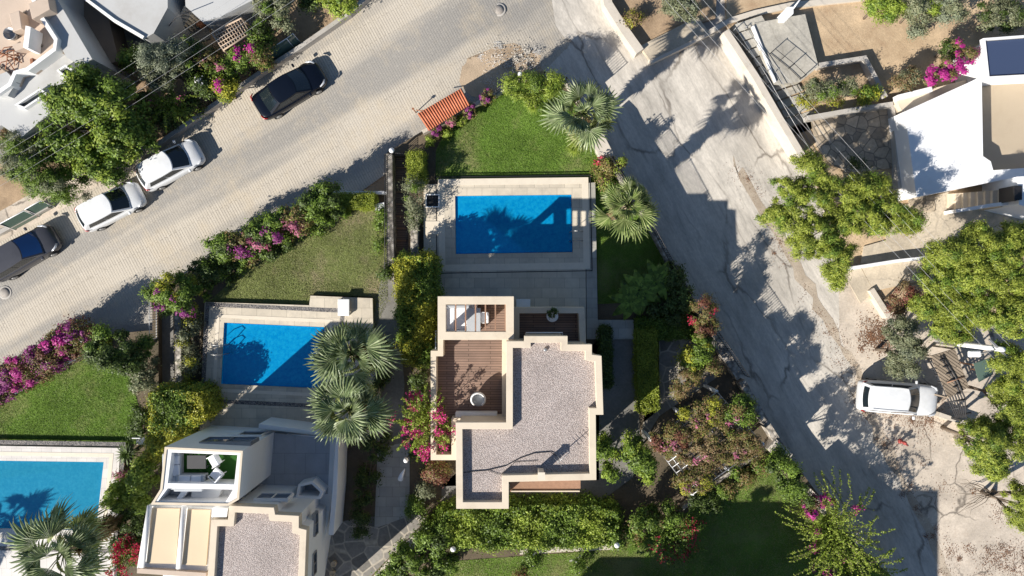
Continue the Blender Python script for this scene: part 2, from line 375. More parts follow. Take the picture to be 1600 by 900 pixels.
def water(name, c1, c2):
    m, t, b = newmat(name)
    for n in list(t.nodes):
        if n.type != 'OUTPUT_MATERIAL': t.nodes.remove(n)
    out = [n for n in t.nodes][0]; v = pos(t)
    tr = t.nodes.new('ShaderNodeBsdfTransparent'); tr.inputs[0].default_value = (.8, .96, 1.0, 1)
    df = t.nodes.new('ShaderNodeBsdfDiffuse'); nn_ = noise(t, v, 5, 4, .7); t.links.new(ramp(t, nn_, [(.35, c1), (.65, c2)]), df.inputs[0]); m0 = t.nodes.new('ShaderNodeMixShader'); m0.inputs[0].default_value = .5; t.links.new(tr.outputs[0], m0.inputs[2]); t.links.new(df.outputs[0], m0.inputs[1])
    gl = t.nodes.new('ShaderNodeBsdfGlossy'); gl.inputs['Roughness'].default_value = .05
    fr = t.nodes.new('ShaderNodeFresnel'); fr.inputs['IOR'].default_value = 1.33
    n = noise(t, v, 3.0, 4, .6); bp = t.nodes.new('ShaderNodeBump'); bp.inputs['Distance'].default_value = .05; bp.inputs['Strength'].default_value = .7; t.links.new(n, bp.inputs['Height'])
    t.links.new(bp.outputs[0], gl.inputs['Normal']); t.links.new(bp.outputs[0], fr.inputs['Normal'])
    mx = t.nodes.new('ShaderNodeMixShader'); t.links.new(fr.outputs[0], mx.inputs[0]); t.links.new(m0.outputs[0], mx.inputs[1]); t.links.new(gl.outputs[0], mx.inputs[2]); t.links.new(mx.outputs[0], out.inputs[0])
    return m
M['water'] = water('pool_water', (.0, .36, .84), (.01, .52, .97)); M['water3'] = water('pale_pool_water', (.03, .38, .64), (.05, .46, .72))
def glassmat(name, c, rough=.08):
    m, t, b = newmat(name); b.inputs['Base Color'].default_value = (*c, 1); b.inputs['Roughness'].default_value = rough; b.inputs['Specular IOR Level'].default_value = .8; return m
M['glass'] = glassmat('dark_glass', (.012, .018, .022))
M['glassblue'] = glassmat('blue_glass', (.09, .13, .2))
M['glassgreen'] = glassmat('green_glass', (.1, .15, .12))
M['panel'] = glassmat('solar_panel', (.05, .07, .13), .25)
def paint(name, c, metal=0.0):
    m, t, b = newmat(name); n = noise(t, pos(t), 3, 5); t.links.new(ramp(t, n, [(.3, S(c, .93)), (.7, S(c, 1.04))]), b.inputs['Base Color'])
    b.inputs['Roughness'].default_value = .28; b.inputs['Metallic'].default_value = metal; b.inputs['Specular IOR Level'].default_value = .25; b.inputs['Coat Weight'].default_value = .5; b.inputs['Coat Roughness'].default_value = .06; return m
M['carwhite'] = paint('white_paint', (.74, .75, .76)); M['carblack'] = paint('black_paint', (.003, .005, .011)); M['cargrey'] = paint('grey_paint', (.09, .09, .1), .4)
M['tyre'] = plain('tyre_rubber', (.02, .02, .02), .9, .1); M['lampglass'] = glassmat('lamp_glass', (.5, .52, .55), .1); M['redlamp'] = glassmat('red_lamp', (.35, .01, .01), .2)
M['sunshade'] = glassmat('blue_sunshade', (.01, .06, .2), .3)
# leaves
M['l_green'] = leafmat('leaf_green', [(.045, .085, .012), (.12, .19, .025), (.23, .33, .05), (.15, .24, .03), (.08, .13, .02)], 0.22)
M['l_bright'] = leafmat('leaf_bright', [(.14, .2, .02), (.27, .37, .04), (.42, .5, .09), (.2, .29, .035)], 0.3)
M['l_yellow'] = leafmat('leaf_yellow', [(.14, .16, .015), (.36, .37, .035), (.52, .49, .06), (.2, .25, .03)], 0.25)
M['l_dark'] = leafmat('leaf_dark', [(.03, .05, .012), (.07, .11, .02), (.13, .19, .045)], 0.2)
M['l_olive'] = leafmat('leaf_olive', [(0.112, 0.138, 0.069), (0.200, 0.225, 0.125), (0.300, 0.312, 0.188), (0.163, 0.163, 0.075)], .25)
M['l_grey'] = leafmat('leaf_grey', [(0.149, 0.172, 0.103), (0.230, 0.265, 0.172), (0.345, 0.368, 0.253)], .2)
M['l_dry'] = leafmat('leaf_dry', [(0.192, 0.120, 0.060), (0.336, 0.216, 0.120), (0.240, 0.204, 0.084), (0.144, 0.120, 0.048)], .25)
M['l_red'] = leafmat('leaf_redbrown', [(0.130, 0.046, 0.039), (0.260, 0.091, 0.065), (0.182, 0.130, 0.052)], .25)
M['l_mix'] = leafmat('leaf_mixed', [(0.104, 0.130, 0.033), (0.260, 0.260, 0.065), (0.312, 0.169, 0.091), (0.156, 0.195, 0.039), (0.260, 0.156, 0.104)], .3)
M['l_pine'] = leafmat('pine_needle', [(.14, .19, .025), (.31, .37, .05), (.5, .55, .1), (.24, .3, .04), (.1, .14, .02)], .28)
M['l_hedge'] = leafmat('leaf_clipped', [(0.138, 0.184, 0.023), (0.253, 0.310, 0.034), (0.368, 0.414, 0.057)], .3)
M['l_palm'] = leafmat('palm_leaf', [(.12, .17, .07), (.25, .32, .14), (.42, .48, .27), (.2, .27, .1)], 0.25, .4, 1.7, .5)
M['l_palm2'] = leafmat('palm_leaf_green', [(.1, .15, .04), (.23, .31, .09), (.42, .47, .2), (.17, .24, .06)], 0.25, .4, 1.7, .5)
M['f_mag'] = leafmat('bract_magenta', [(.42, .02, .2), (.6, .05, .36), (.5, .08, .28)], .35)
M['f_purple'] = leafmat('bract_purple', [(.22, .025, .16), (.4, .07, .3), (.3, .1, .2)], .35)
M['f_pink'] = leafmat('flower_pink', [(.45, .1, .2), (.6, .2, .3), (.4, .2, .25)], .35)
M['f_red'] = leafmat('flower_red', [(.5, .02, .06), (.62, .05, .12)], .35)
M['f_white'] = leafmat('flower_white', [(.7, .68, .66), (.8, .8, .78)], .35)
M['deadleaf'] = leafmat('dead_leaf', [(.2, .1, .055), (.3, .16, .09), (.15, .09, .06)], .1)
M['wire'] = plain('wire', (.5, .5, .5), .6, .02)
M['ironlid'] = plain('iron_lid', (.3, .27, .24), .7, .2, 8)
M['l_palm3'] = leafmat('palm_leaf_old', [(.16, .22, .05), (.3, .36, .11), (.5, .52, .24), (.24, .3, .08)], .25, .4, 1.7, .6)
M['f_hot'] = leafmat('bract_hot_pink', [(.6, .02, .18), (.75, .06, .34), (.62, .1, .2)], .3)
# ------------------------------------------------------------------ foliage
def tag_stuff(name, me, mat, t, world=False):
    o = link(name, me, mat, t, world=world); o['kind'] = 'stuff'; return o
def quads_mesh(name, V, nper=4):
    n = len(V)//nper; me = bpy.data.meshes.new(name); me.vertices.add(len(V)); me.vertices.foreach_set('co', V.astype(np.float32).ravel())
    me.loops.add(len(V)); me.loops.foreach_set('vertex_index', np.arange(len(V), dtype=np.int32))
    me.polygons.add(n); me.polygons.foreach_set('loop_start', np.arange(0, len(V), nper, dtype=np.int32)); me.polygons.foreach_set('loop_total', np.full(n, nper, dtype=np.int32))
    me.update(calc_edges=True); return me
def unit(a): return a/np.maximum(1e-6, np.linalg.norm(a, axis=1, keepdims=True))
def leaf_verts(P, N, L, Wd, rng):
    n = len(P); N = unit(N); T = unit(np.cross(N, unit(rng.normal(size=(n, 3))))); B = np.cross(N, T)
    l = (L*rng.uniform(.6, 1.25, (n, 1)))/2; w = (Wd*rng.uniform(.7, 1.2, (n, 1)))/2
    V = np.stack([P - T*l, P + B*w - N*l*.15, P + T*l, P - B*w - N*l*.15], 1); return V.reshape(-1, 3)
def crown_pts(ells, n, rng, ncl, cs, inner=.15):
    """ells: (cx,cy,cz,rx,ry,rz). leaves gather in tufts near the surface"""
    P = []; N = []; w = np.array([(e[3]*e[4]*e[5])**.667 for e in ells]); w /= w.sum()
    for e, wi in zip(ells, w):
        c = np.array(e[:3]); r = np.array(e[3:6]); k = max(3, int(ncl*wi)); m = max(8, int(n*wi))
        d = unit(rng.normal(size=(k, 3))); d[:, 2] = np.where(d[:, 2] < -.3, -d[:, 2], d[:, 2]); rad = rng.uniform(.55, 1.02, (k, 1))
        C = c + d*rad*r*np.array([1, 1, 1.25]); C[:, 2] += rng.uniform(-.38, .3, k)*r[2]; size = cs*rng.uniform(.4, 1.25, k)
        idx = rng.choice(k, m, p=size**1.5/(size**1.5).sum())
        o = rng.normal(size=(m, 3))*.5; pts = C[idx] + o*size[idx, None]*np.array([1, 1, .8])
        nn = unit(o)*.7 + unit((pts - c)/r)*.4 + np.array([0, 0, .45]) + rng.normal(size=(m, 3))*.35
        P.append(pts); N.append(nn)
    return np.concatenate(P), np.concatenate(N)
def limbs(mb, base, ells, rng, r0=.1, n=None):
    base = Vector(base); top = Vector(np.mean([e[:3] for e in ells], axis=0)); fork = base.lerp(top, .45)
    fork += Vector((rng.uniform(-.1, .1), rng.uniform(-.1, .1), 0))
    mb.tube([base - Vector((0, 0, .15)), base.lerp(fork, .5) + Vector((rng.uniform(-.06, .06), rng.uniform(-.06, .06), 0)), fork], [r0*1.2, r0, r0*.8], 8)
    for e in ells:
        for k in range(n or 3):
            d = unit(rng.normal(size=(1, 3)))[0]; d[2] = abs(d[2])*.3
            end = Vector(np.array(e[:3]) + d*np.array(e[3:6])*.85); mid = fork.lerp(end, .5) + Vector((rng.uniform(-.15, .15), rng.uniform(-.15, .15), .1))
            mb.tube([fork, mid, end], [r0*.6, r0*.35, r0*.1], 5)
def PX(z): return (H - z)/F                     # metres per photo pixel at height z
SEED = [11]
def plant(name, label, cat, blobs, zb, leaf, n, L=.17, Wd=.09, group=None, trunk=True, tr=.07, ncl=None, cs=.35, flowers=None, leaf2=None, seed=None, nl=3, base=None, crown='foliage'):
    """blobs: (px, py, rpx, rpy, zc, rz) crown masses as they show in the photo; zb ground height; flowers = list of (mat, n, size, (px,py,rpx)...)"""
    SEED[0] += 1; rng = np.random.default_rng(seed or SEED[0])
    ells = []
    for px, py, rx, ry, zc, rz in blobs:
        x, y, _ = W(px, py, zc); k = PX(zc); ells.append((x, y, zc, rx*k, ry*k, rz))
    bx, by = (W(*base, zb)[:2] if base else np.mean([e[:2] for e in ells], axis=0))
    t = thing(name, label, cat, (bx, by, zb), 0, group)
    o = Vector(t.location)
    ar = sum(e[3]*e[4] for e in ells); ncl = ncl or int(14 + ar*9)
    P, N = crown_pts(ells, n, rng, ncl, cs); P[:, 2] = np.maximum(P[:, 2], zb + .03)
    me = quads_mesh(crown, leaf_verts(P, N, L, Wd, rng) - np.array(o)); link(crown, me, M[leaf], t, world=False)
    if leaf2:
        m2, frac = leaf2; P, N = crown_pts(ells, int(n*frac), rng, max(4, ncl//3), cs); P[:, 2] = np.maximum(P[:, 2], zb + .03)
        link('tinted_foliage', quads_mesh('tinted_foliage', leaf_verts(P, N, L, Wd, rng) - np.array(o)), M[m2], t, world=False)
    if trunk:
        mb = MB(); limbs(mb, (bx, by, zb), ells, rng, tr, nl); mb.build('trunk' if tr > .06 else 'stem', M['bark'], t)
    if flowers:
        fm, fn, fs = flowers[:3]; spots = flowers[3] if len(flowers) > 3 else None
        fe = [(*W(a, b, ells[0][2])[:2], ells[0][2]+.1, r*PX(1), r*PX(1), ells[0][5]) for a, b, r in spots] if spots else ells
        P, N = crown_pts(fe, fn, rng, max(5, int(ncl*.9)) if not spots else 10*len(fe), cs*.6); P = P + np.array([0, 0, .12])
        P[:, 2] = np.maximum(P[:, 2], zb + .1)
        tag_stuff('flowers', quads_mesh('flowers', leaf_verts(P, N + np.array([0, 0, .5]), fs, fs*.8, rng) - np.array(o)), M[fm], t, world=False)
    return t
def hedge(name, label, poly, zt, zb, leaf, dens=900, L=.12, Wd=.07, group=None, leaf2=None, rough=.08, cat='hedge'):
    SEED[0] += 1; rng = np.random.default_rng(SEED[0]); p = PW(poly, zt)
    if area(p) < 0: p = p[::-1]
    xs = [q[0] for q in p]; ys = [q[1] for q in p]; t = thing(name, label, cat, (np.mean(xs), np.mean(ys), zb), 0, group)
    from mathutils.geometry import intersect_point_quad_2d
    def inside(x, y):
        c = False
        for i in range(len(p)):
            (x1, y1), (x2, y2) = p[i], p[i-1]
            if (y1 > y) != (y2 > y) and x < (x2-x1)*(y-y1)/(y2-y1) + x1: c = not c
        return c
    A = abs(area(p)); pts = []; nr = []; n = int(A*dens)
    amp = rough
    while len(pts) < n:
        x = rng.uniform(min(xs), max(xs)); y = rng.uniform(min(ys), max(ys))
        if inside(x, y):
            wv = math.sin(x*3.1 + y*1.7)*math.sin(y*2.9 - x)*amp*1.2 + math.sin(x*9 + 3*y)*math.sin(y*8)*amp*.5
            pts.append((x, y, zt + wv + rng.normal()*amp*.7 - (amp*2.5 if rng.random() < .12 else 0))); nr.append((rng.normal()*.6, rng.normal()*.6, 1))
    for i in range(len(p)):
        a, b = Vector(p[i]), Vector(p[(i+1) % len(p)]); d = b - a; nn = Vector((d.y, -d.x)).normalized(); hgt = zt - zb
        for k in range(int(d.length*hgt*dens*.55)):
            s = rng.random(); q = a + d*s; zz = zb + hgt*rng.random(); off = rng.normal()*amp + math.sin(s*d.length*4)*amp*.5
            pts.append((q.x + nn.x*off, q.y + nn.y*off, zz)); nr.append((nn.x + rng.normal()*.5, nn.y + rng.normal()*.5, .5 + rng.normal()*.4))
    pts = np.array(pts); nr = np.array(nr); o = np.array(t.location)
    sel = rng.random(len(pts)) < (leaf2[1] if leaf2 else 0)
    if leaf2:
        f = np.sin(pts[:, 0]*1.7)*np.sin(pts[:, 1]*1.3 + 1) + rng.normal(size=len(pts))*.3; sel = f > np.quantile(f, 1-leaf2[1])
        link('tinted_foliage', quads_mesh('tinted_foliage', leaf_verts(pts[sel], nr[sel], L, Wd, rng) - o), M[leaf2[0]], t, world=False)
    link('foliage', quads_mesh('foliage', leaf_verts(pts[~sel], nr[~sel], L, Wd, rng) - o), M[leaf], t, world=False)
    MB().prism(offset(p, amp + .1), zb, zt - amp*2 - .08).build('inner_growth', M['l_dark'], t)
    return t
def sprays(name, label, cat, px, py, zb, h, reach, n, leaf, fl, group=None, seed=5, nf=20, dirs=None, tipf=.5, L=.13, lean=(0, 0)):
    """arching shoots with paired leaves and flower bracts near the tips"""
    rng = np.random.default_rng(seed); x, y, _ = W(px, py, zb + h*.7); t = thing(name, label, cat, (x, y, zb), 0, group); o = Vector((x, y, zb))
    st = MB(); LP = []; LN = []; FP = []; FN = []
    for k in range(n):
        a = rng.uniform(0, 2*math.pi) if not dirs else R(rng.uniform(*dirs[k % len(dirs)])); rc = reach*rng.uniform(.55, 1.1); hh = h*rng.uniform(.75, 1.25)
        d = Vector((math.cos(a) + lean[0], math.sin(a) + lean[1], 0)); pts = []
        m = 16
        for i in range(m+1):
            s = i/m; pts.append(o + d*rc*s**1.15 + Vector((0, 0, hh*math.sin(min(1, s*1.25)*math.pi/2) - .25*rc*s**3)) + Vector((math.sin(s*7+k)*.05, math.cos(s*6+k)*.05, 0)))
        st.tube(pts[::2], [.022 - .017*j/(m/2) for j in range(m//2+1)], 4)
        for i in range(3, m+1):
            for q in range(9):
                s = rng.random(); p = pts[i-1].lerp(pts[i], s); w = .05*(1.15 - i/m)+.03
                LP.append(p + Vector(rng.normal(size=3)*w)); LN.append(rng.normal(size=3)*.6 + np.array([0, 0, .8]))
        if rng.random() < tipf:
            j = rng.integers(m//2, m)
            for q in range(nf): FP.append(pts[j] + Vector(rng.normal(size=3))*.13); FN.append(rng.normal(size=3) + np.array([0, 0, .8]))
    for q in range(n*22):                       # leafy middle
        v = rng.normal(size=3)*np.array([reach*.2, reach*.2, h*.2]); LP.append(o + Vector((v[0], v[1], h*.7 + v[2]))); LN.append(rng.normal(size=3)*.6 + np.array([0, 0, .8]))
    oo = np.array(o)
    st.build('stem', M['bark'], t)
    link('foliage', quads_mesh('foliage', leaf_verts(np.array(LP), np.array(LN), L, L*.55, rng) - oo), M[leaf], t, world=False)
    if FP: tag_stuff('flowers', quads_mesh('flowers', leaf_verts(np.array(FP), np.array(FN), .13, .1, rng) - oo), M[fl], t, world=False)
    return t
def frond_mesh(V, az, el, pet, br, rng, droop=.35, nseg=17):
    """fan frond: petiole then a folded, split fan blade. appends triangles to V (n*3) ; returns petiole path"""
    d = Vector((math.cos(az)*math.cos(el), math.sin(az)*math.cos(el), math.sin(el))); s = Vector((-math.sin(az), math.cos(az), 0)); up = d.cross(s); up = -up if up.z < 0 else up
    o = d*.12; hub = o + d*pet + Vector((0, 0, -.12*pet)); tilt = R(rng.uniform(5, 45)); d2 = (d*math.cos(tilt) - up*math.sin(tilt)).normalized(); u2 = (up*math.cos(tilt) + d*math.sin(tilt)).normalized()
    roll = rng.uniform(-.6, .6); s2 = (s*math.cos(roll) + u2*math.sin(roll)).normalized(); u3 = s2.cross(d2)*-1
    if u3.z < 0: u3 = -u3
    span = R(rng.uniform(75, 105)); da = span*2/nseg
    def P(r, a, fold=0.0):
        z = -droop*(r/br)**2.2*br*.55 - .10*abs(a)*r + fold
        return hub + d2*(r*math.cos(a)) + s2*(r*math.sin(a)) + u3*z
    for i in range(nseg):
        a = -span + (i+.5)*da; R1 = br*(1 - .25*abs(a)/span)*rng.uniform(.9, 1.08); rj = R1*rng.uniform(.5, .6); j = rng.normal()*.03
        c0 = P(.02, a); l = P(rj, a-da*.5); m = P(rj*1.02, a, .075); r = P(rj, a+da*.5)
        tip = P(R1, a+j) - Vector((0, 0, rng.uniform(0, .22)*R1)); mt = P(R1*.8, a+j*.5, .015)
        V += [c0, l, m, c0, m, r]
        w = da*.17; a1 = P(R1*.82, a-w*.8+j); b1 = P(R1*.82, a+w+j)
        V += [l, a1, m, m, a1, b1, m, b1, r, a1, tip, b1]
    return [o*.3, o + d*pet*.5, hub]
def palm(label, px, py, zc, zb, rad=1.95, mat='l_palm', seed=1, n=22, group='fan palms around the villas', trunk_r=.2, base=None, skirt=True):
    rng = np.random.default_rng(seed); x, y, _ = W(px, py, zc) if not isinstance(px, float) else (px, py, 0)
    bx, by = (x, y) if base is None else base
    t = thing('fan_palm', label, 'palm tree', (bx, by, zb), 0, group); V = []; st = MB(); hub = Vector((x-bx, y-by, zc-zb))
    V2 = []; VL = []
    for k in range(n):
        az = k*2.39996 + rng.normal()*.25; f = k/n; el = R(80 - 115*f**.9) + rng.normal()*.12; sc = rad*(.86 + .2*math.sin(math.pi*min(1, f*1.2)))*rng.uniform(.68, 1.2)
        W0 = []; path = frond_mesh(W0, az, el, sc*.45, sc*.6, rng, droop=.2 + .5*f); (V if f < .55 else VL).extend([p + hub for p in W0])
        st.tube([p + hub for p in path], [.035, .025, .015], 4)
    if skirt:
        for k in range(60):
            W0 = []; az = k*2.4 + .5; frond_mesh(W0, az, R(-62 - 14*rng.random()), rad*.16, rad*.4, rng, .2, 12)
            dz = -rng.uniform(.2, 3.6); V2 += [p + hub + Vector((0, 0, dz)) for p in W0]
    me = quads_mesh('fronds', np.array([tuple(v) for v in V]), 3); link('fronds', me, M[mat], t, world=False)
    link('lower_fronds', quads_mesh('lower_fronds', np.array([tuple(v) for v in VL]), 3), M['l_palm3'], t, world=False)
    if V2: link('dead_fronds', quads_mesh('dead_fronds', np.array([tuple(v) for v in V2]), 3), M['l_dry'], t, world=False)
    o2 = st.build('petioles', M['l_palm2'], t, world=False)
    tr = MB(); m = 14; pts = []; rr = []
    for i in range(m+1): s = i/m; pts.append(hub*s + Vector((0, 0, -.1 if i == 0 else 0)) + Vector((math.sin(s*3)*.05, 0, 0))); rr.append(trunk_r*(1.35 - .45*s + (.04 if i % 2 else 0)))
    tr.tube(pts, rr, 10); tr.build('trunk', M['palmbark'], t, world=False)
    return t
def rosette(name, label, cat, px, py, zb, h, rad, n, mat, seed=3, width=.05, group=None, arch=.5):
    rng = np.random.default_rng(seed); x, y, _ = W(px, py, zb+h); t = thing(name, label, cat, (x, y, zb), 0, group); V = []
    for k in range(n):
        az = k*2.39996; f = k/n; el = R(80 - 85*f) ; d = Vector((math.cos(az)*math.cos(el), math.sin(az)*math.cos(el), math.sin(el))); s = Vector((-math.sin(az), math.cos(az), 0)); r = rad*rng.uniform(.85, 1.1); prev = None
        for i in range(5):
            q = i/5; q2 = (i+1)/5; w1 = width*(1 - q**2)*(.5+q if q < .5 else 1); w2 = width*(1 - q2**2)+.002
            p1 = Vector((0, 0, h)) + d*r*q - Vector((0, 0, arch*r*q*q)); p2 = Vector((0, 0, h)) + d*r*q2 - Vector((0, 0, arch*r*q2*q2))
            V += [p1 - s*w1, p1 + s*w1, p2 + s*w2, p2 - s*w2]
    link('fronds', quads_mesh('fronds', np.array([tuple(v) for v in V])), M[mat], t, world=False)
    MB().tube([(0, 0, -.1), (0, 0, h*.6), (0, 0, h)], [.13, .11, .08], 8).build('trunk', M['palmbark'], t, world=False)
    return t
# ------------------------------------------------------------------ cars
def bil(c, u, v, bow=0.0, bv=Vector((1, 0, 0))):
    p = c[0]*(1-u)*(1-v) + c[1]*u*(1-v) + c[2]*u*v + c[3]*(1-u)*v
    return p + bv*bow*(1 - (2*u-1)**2)
def patch(mb, c, u0, u1, v0, v1, bow=0.0, bv=Vector((1, 0, 0)), off=Vector((0, 0, 0)), nu=8, nv=3, flip=False, bowz=0.0):
    v = []; f = []
    for j in range(nv+1):
        for i in range(nu+1):
            u = u0+(u1-u0)*i/nu; w = v0+(v1-v0)*j/nv; p = bil(c, u, w, bow, bv) + off; p = p + Vector((0, 0, bowz*(1-(2*u-1)**2))); v.append(p)
    for j in range(nv):
        for i in range(nu): a = j*(nu+1)+i; q = (a, a+1, a+nu+2, a+nu+1); f.append(q[::-1] if flip else q)
    mb.add(v, f, True)
def car(name, label, loc, rz, L, Wc, Hc, mat, kind='hatch', group=None, shade=None, long_roof=False):
    t = thing(name, label, 'car', loc, rz, group); hw = Wc/2; l = L/2
    belt = Hc*.62; hoodz = Hc*.60; gc = .17
    # x stations (front = +x): half width factor, top z, bottom z
    if kind == 'sedan': st = [(-1, .72, belt*.86, .42), (-.96, .86, belt*.98, .3), (-.82, .96, belt*1.04, gc), (-.5, 1, belt*1.02, gc), (-.1, 1, belt, gc), (.3, .99, belt*.98, gc), (.55, .98, hoodz*.98, gc), (.8, .93, hoodz*.88, gc), (.94, .8, hoodz*.72, .25), (1, .6, hoodz*.58, .38)]
    else: st = [(-1, .78, belt*.95, .42), (-.965, .9, belt*1.02, .3), (-.85, .97, belt*1.03, gc), (-.5, 1, belt*1.02, gc), (-.1, 1, belt, gc), (.3, .99, belt*.99, gc), (.58, .98, hoodz*.99, gc), (.82, .93, hoodz*.9, gc), (.95, .8, hoodz*.74, .25), (1, .6, hoodz*.6, .38)]
    v = []; f = []; prof = [(-1, 0), (-1.0, .28), (-1.0, .62), (-.95, .88), (-.8, .985), (-.35, 1.03), (.35, 1.03), (.8, .985), (.95, .88), (1.0, .62), (1.0, .28), (1, 0)]
    n = len(prof)
    for sx, w, zt, zb in st:
        for a, b in prof: v.append((sx*l, a*hw*w*(.93 if b == 0 else 1), zb + (zt-zb)*b))
    for i in range(len(st)-1):
        for k in range(n-1): f.append((i*n+k, i*n+k+1, (i+1)*n+k+1, (i+1)*n+k))
        f.append((i*n+n-1, i*n, (i+1)*n, (i+1)*n+n-1))
    f += [tuple(reversed(range(n))), tuple(range((len(st)-1)*n, len(st)*n))]
    b = MB().add(v, [q[::-1] for q in f], True); b.build('body', mat, t, subsurf=2, world=False)
    # cabin: belt ring and roof ring
    if kind == 'sedan': xb0, xr0, xr1, xb1 = -.74*l, -.36*l, .14*l, .50*l
    elif kind == 'suv': xb0, xr0, xr1, xb1 = -.97*l, -.88*l, .02*l, .40*l
    else: xb0, xr0, xr1, xb1 = -.96*l, -.74*l, .10*l, .55*l
    zb = belt*.97; zr = Hc - .03; wb = hw*.93; wr = hw*.72
    A = [Vector((xb0, -wb*.9, zb)), Vector((xb1, -wb*.93, zb)), Vector((xb1, wb*.93, zb)), Vector((xb0, wb*.9, zb))]
    B = [Vector((xr0, -wr, zr-.04)), Vector((xr1, -wr*.98, zr)), Vector((xr1, wr*.98, zr)), Vector((xr0, wr, zr-.04))]
    cab = MB(); X = Vector((1, 0, 0)); fb, rb = .16, .1
    front = [A[1], A[2], B[2], B[1]]; rear = [A[3], A[0], B[0], B[3]]; right = [A[0], A[1], B[1], B[0]]; left = [A[2], A[3], B[3], B[2]]
    Y = Vector((0, 1, 0))
    patch(cab, front, 0, 1, 0, 1, fb, X); patch(cab, rear, 0, 1, 0, 1, -rb, X)
    patch(cab, right, 0, 1, 0, 1, -.03, Y); patch(cab, left, 0, 1, 0, 1, .03, Y)
    cab.build('cabin', mat, t, world=False)
    rf = MB(); nu, nv = 8, 8; vv = []; ff = []
    for j in range(nv+1):
        for i in range(nu+1):
            u = i/nu; w = j/nv; p = bil(B, w, u); bowx = (1-(2*u-1)**2); p = p + X*(fb*bowx*w - rb*bowx*(1-w)) + Vector((0, 0, .045*(1-(2*u-1)**2)*(1-(2*w-1)**2)**.5)); 
            p.y += (.03*(1-(2*w-1)**2))*(1 if u == 1 else -1 if u == 0 else 0); vv.append(p)
    for j in range(nv):
        for i in range(nu): a = j*(nu+1)+i; ff.append((a, a+nu+1, a+nu+2, a+1))
    ff = [q[::-1] for q in ff]
    rf.add(vv, ff, True)
    if kind == 'suv':
        for s in (-1, 1): rf.tube([(xr0+.15, s*wr*.93, zr+.03), (0, s*wr*.95, zr+.07), (xr1-.1, s*wr*.92, zr+.04)], .018, 6)
    rf.build('roof', mat, t, world=False)
    def gl(c, u0, u1, v0, v1, bow, bv, out, nm, m='glass'):
        g = MB(); patch(g, c, u0, u1, v0, v1, bow, bv, out); return g.build(nm, M[m], t, world=False)
    o = .009
    gl(front, .06, .94, .06, .95, fb, X, Vector((o, 0, o)), 'windscreen', 'sunshade' if shade else 'glass')
    gl(rear, .1, .9, .3 if kind != 'sedan' else .08, .93, -rb, X, Vector((-o, 0, o)), 'rear_window')
    gl(right, .1, .53, .2, .9, -.03, Y, Vector((0, -o, o)), 'side_window'); gl(right, .55, .93, .2, .9, -.03, Y, Vector((0, -o, o)), 'side_window')
    gl(left, .07, .45, .2, .9, .03, Y, Vector((0, o, o)), 'side_window'); gl(left, .47, .9, .2, .9, .03, Y, Vector((0, o, o)), 'side_window')
    for s in (-1, 1):
        MB().rbox((xb1-.25*l*.3, s*(hw+.09), belt+.06), (.14, .2, .13), .04).build('mirror', mat, t, world=False)
        MB().tube([(l*.93, s*hw*.62, hoodz*.80), (l*.87, s*hw*.82, hoodz*.86), (l*.74, s*hw*.93, hoodz*.90)], [.05, .07, .03], 8).build('headlight', M['lampglass'], t, world=False)
        MB().tube([(-l*.985, s*hw*.55, belt*.95), (-l*.95, s*hw*.84, belt*.96), (-l*.86, s*hw*.955, belt*.97)], [.03, .05, .03], 8).build('taillight', M['redlamp'], t, world=False)
        for x in (-.62, .62):
            wl = MB(); pts = []
            c = Vector((x*l, s*(hw-.1), .32)); wl.tube([c + Vector((0, -.11, 0)), c + Vector((0, -.09, 0)), c + Vector((0, .09, 0)), c + Vector((0, .12, 0))], [.29, .325, .325, .29], 20); w_ = wl.build('wheel', M['tyre'], t, world=False)
            MB().tube([c + Vector((0, s*.1, 0)), c + Vector((0, s*.125, 0))], [.2, .18], 14).build('rim', M['metal'], w_, world=False)
    MB().box((l*.96, 0, .36), (.1, Wc*.62, .1)).build('grille', M['blackmetal'], t, world=False)
    wp = MB(); 
    for s in (-.35, .3): wp.tube([(xb1+.1, s*hw, zb+.03), (xb1-.12, s*hw+.45, zb+.14)], .012, 4)
    wp.build('wiper', M['blackmetal'], t, world=False)
    return t
# ------------------------------------------------------------------ ground, street, road, gardens
def solid_holes(outer, holes, z0, z1):
    from mathutils.geometry import tessellate_polygon
    if area(outer) < 0: outer = outer[::-1]
    mb = MB(); polys = [outer] + holes; vec = [[Vector((x, y, 0)) for x, y in p] for p in polys]; flat = [q for p in vec for q in p]
    tris = tessellate_polygon(vec); v = [(p.x, p.y, z1) for p in flat]; f = []
    for a, b, c in tris:
        n = (flat[b]-flat[a]).cross(flat[c]-flat[a]).z; f.append((a, b, c) if n > 0 else (a, c, b))
    mb.add(v, f)
    for p in polys:
        n = len(p); vv = [(x, y, z0) for x, y in p] + [(x, y, z1) for x, y in p]; q = [(i, (i+1) % n, n+(i+1) % n, n+i) for i in range(n)]
        mb.add(vv, q)
    return mb
def jit(poly, amp, n, seed=3):
    rng = np.random.default_rng(seed); out = []
    for i, a in enumerate(poly):
        b = poly[(i+1) % len(poly)]
        for k in range(n): u = k/n; out.append((a[0]+(b[0]-a[0])*u + rng.normal()*amp*.6, a[1]+(b[1]-a[1])*u + rng.normal()*amp*.6))
    return out
M['dirtbrown'] = soil('brown_dirt', (.46, .35, .24), (.34, .24, .15))
M['leafbed'] = soil('leaf_bed', (.4, .24, .16), (.27, .15, .1))
M['soilpale'] = soil('pale_soil', (.43, .36, .28), (.34, .27, .2))
BIG = [(-14000, -9000), (15600, -9000), (15600, 9900), (-14000, 9900)]
sheet('ground', BIG, M['soil'], -.06)
sheet('road', [(780,-400),(1900,-400),(1900,1300),(760,1300),(760,60)], M['road'], 0.0)
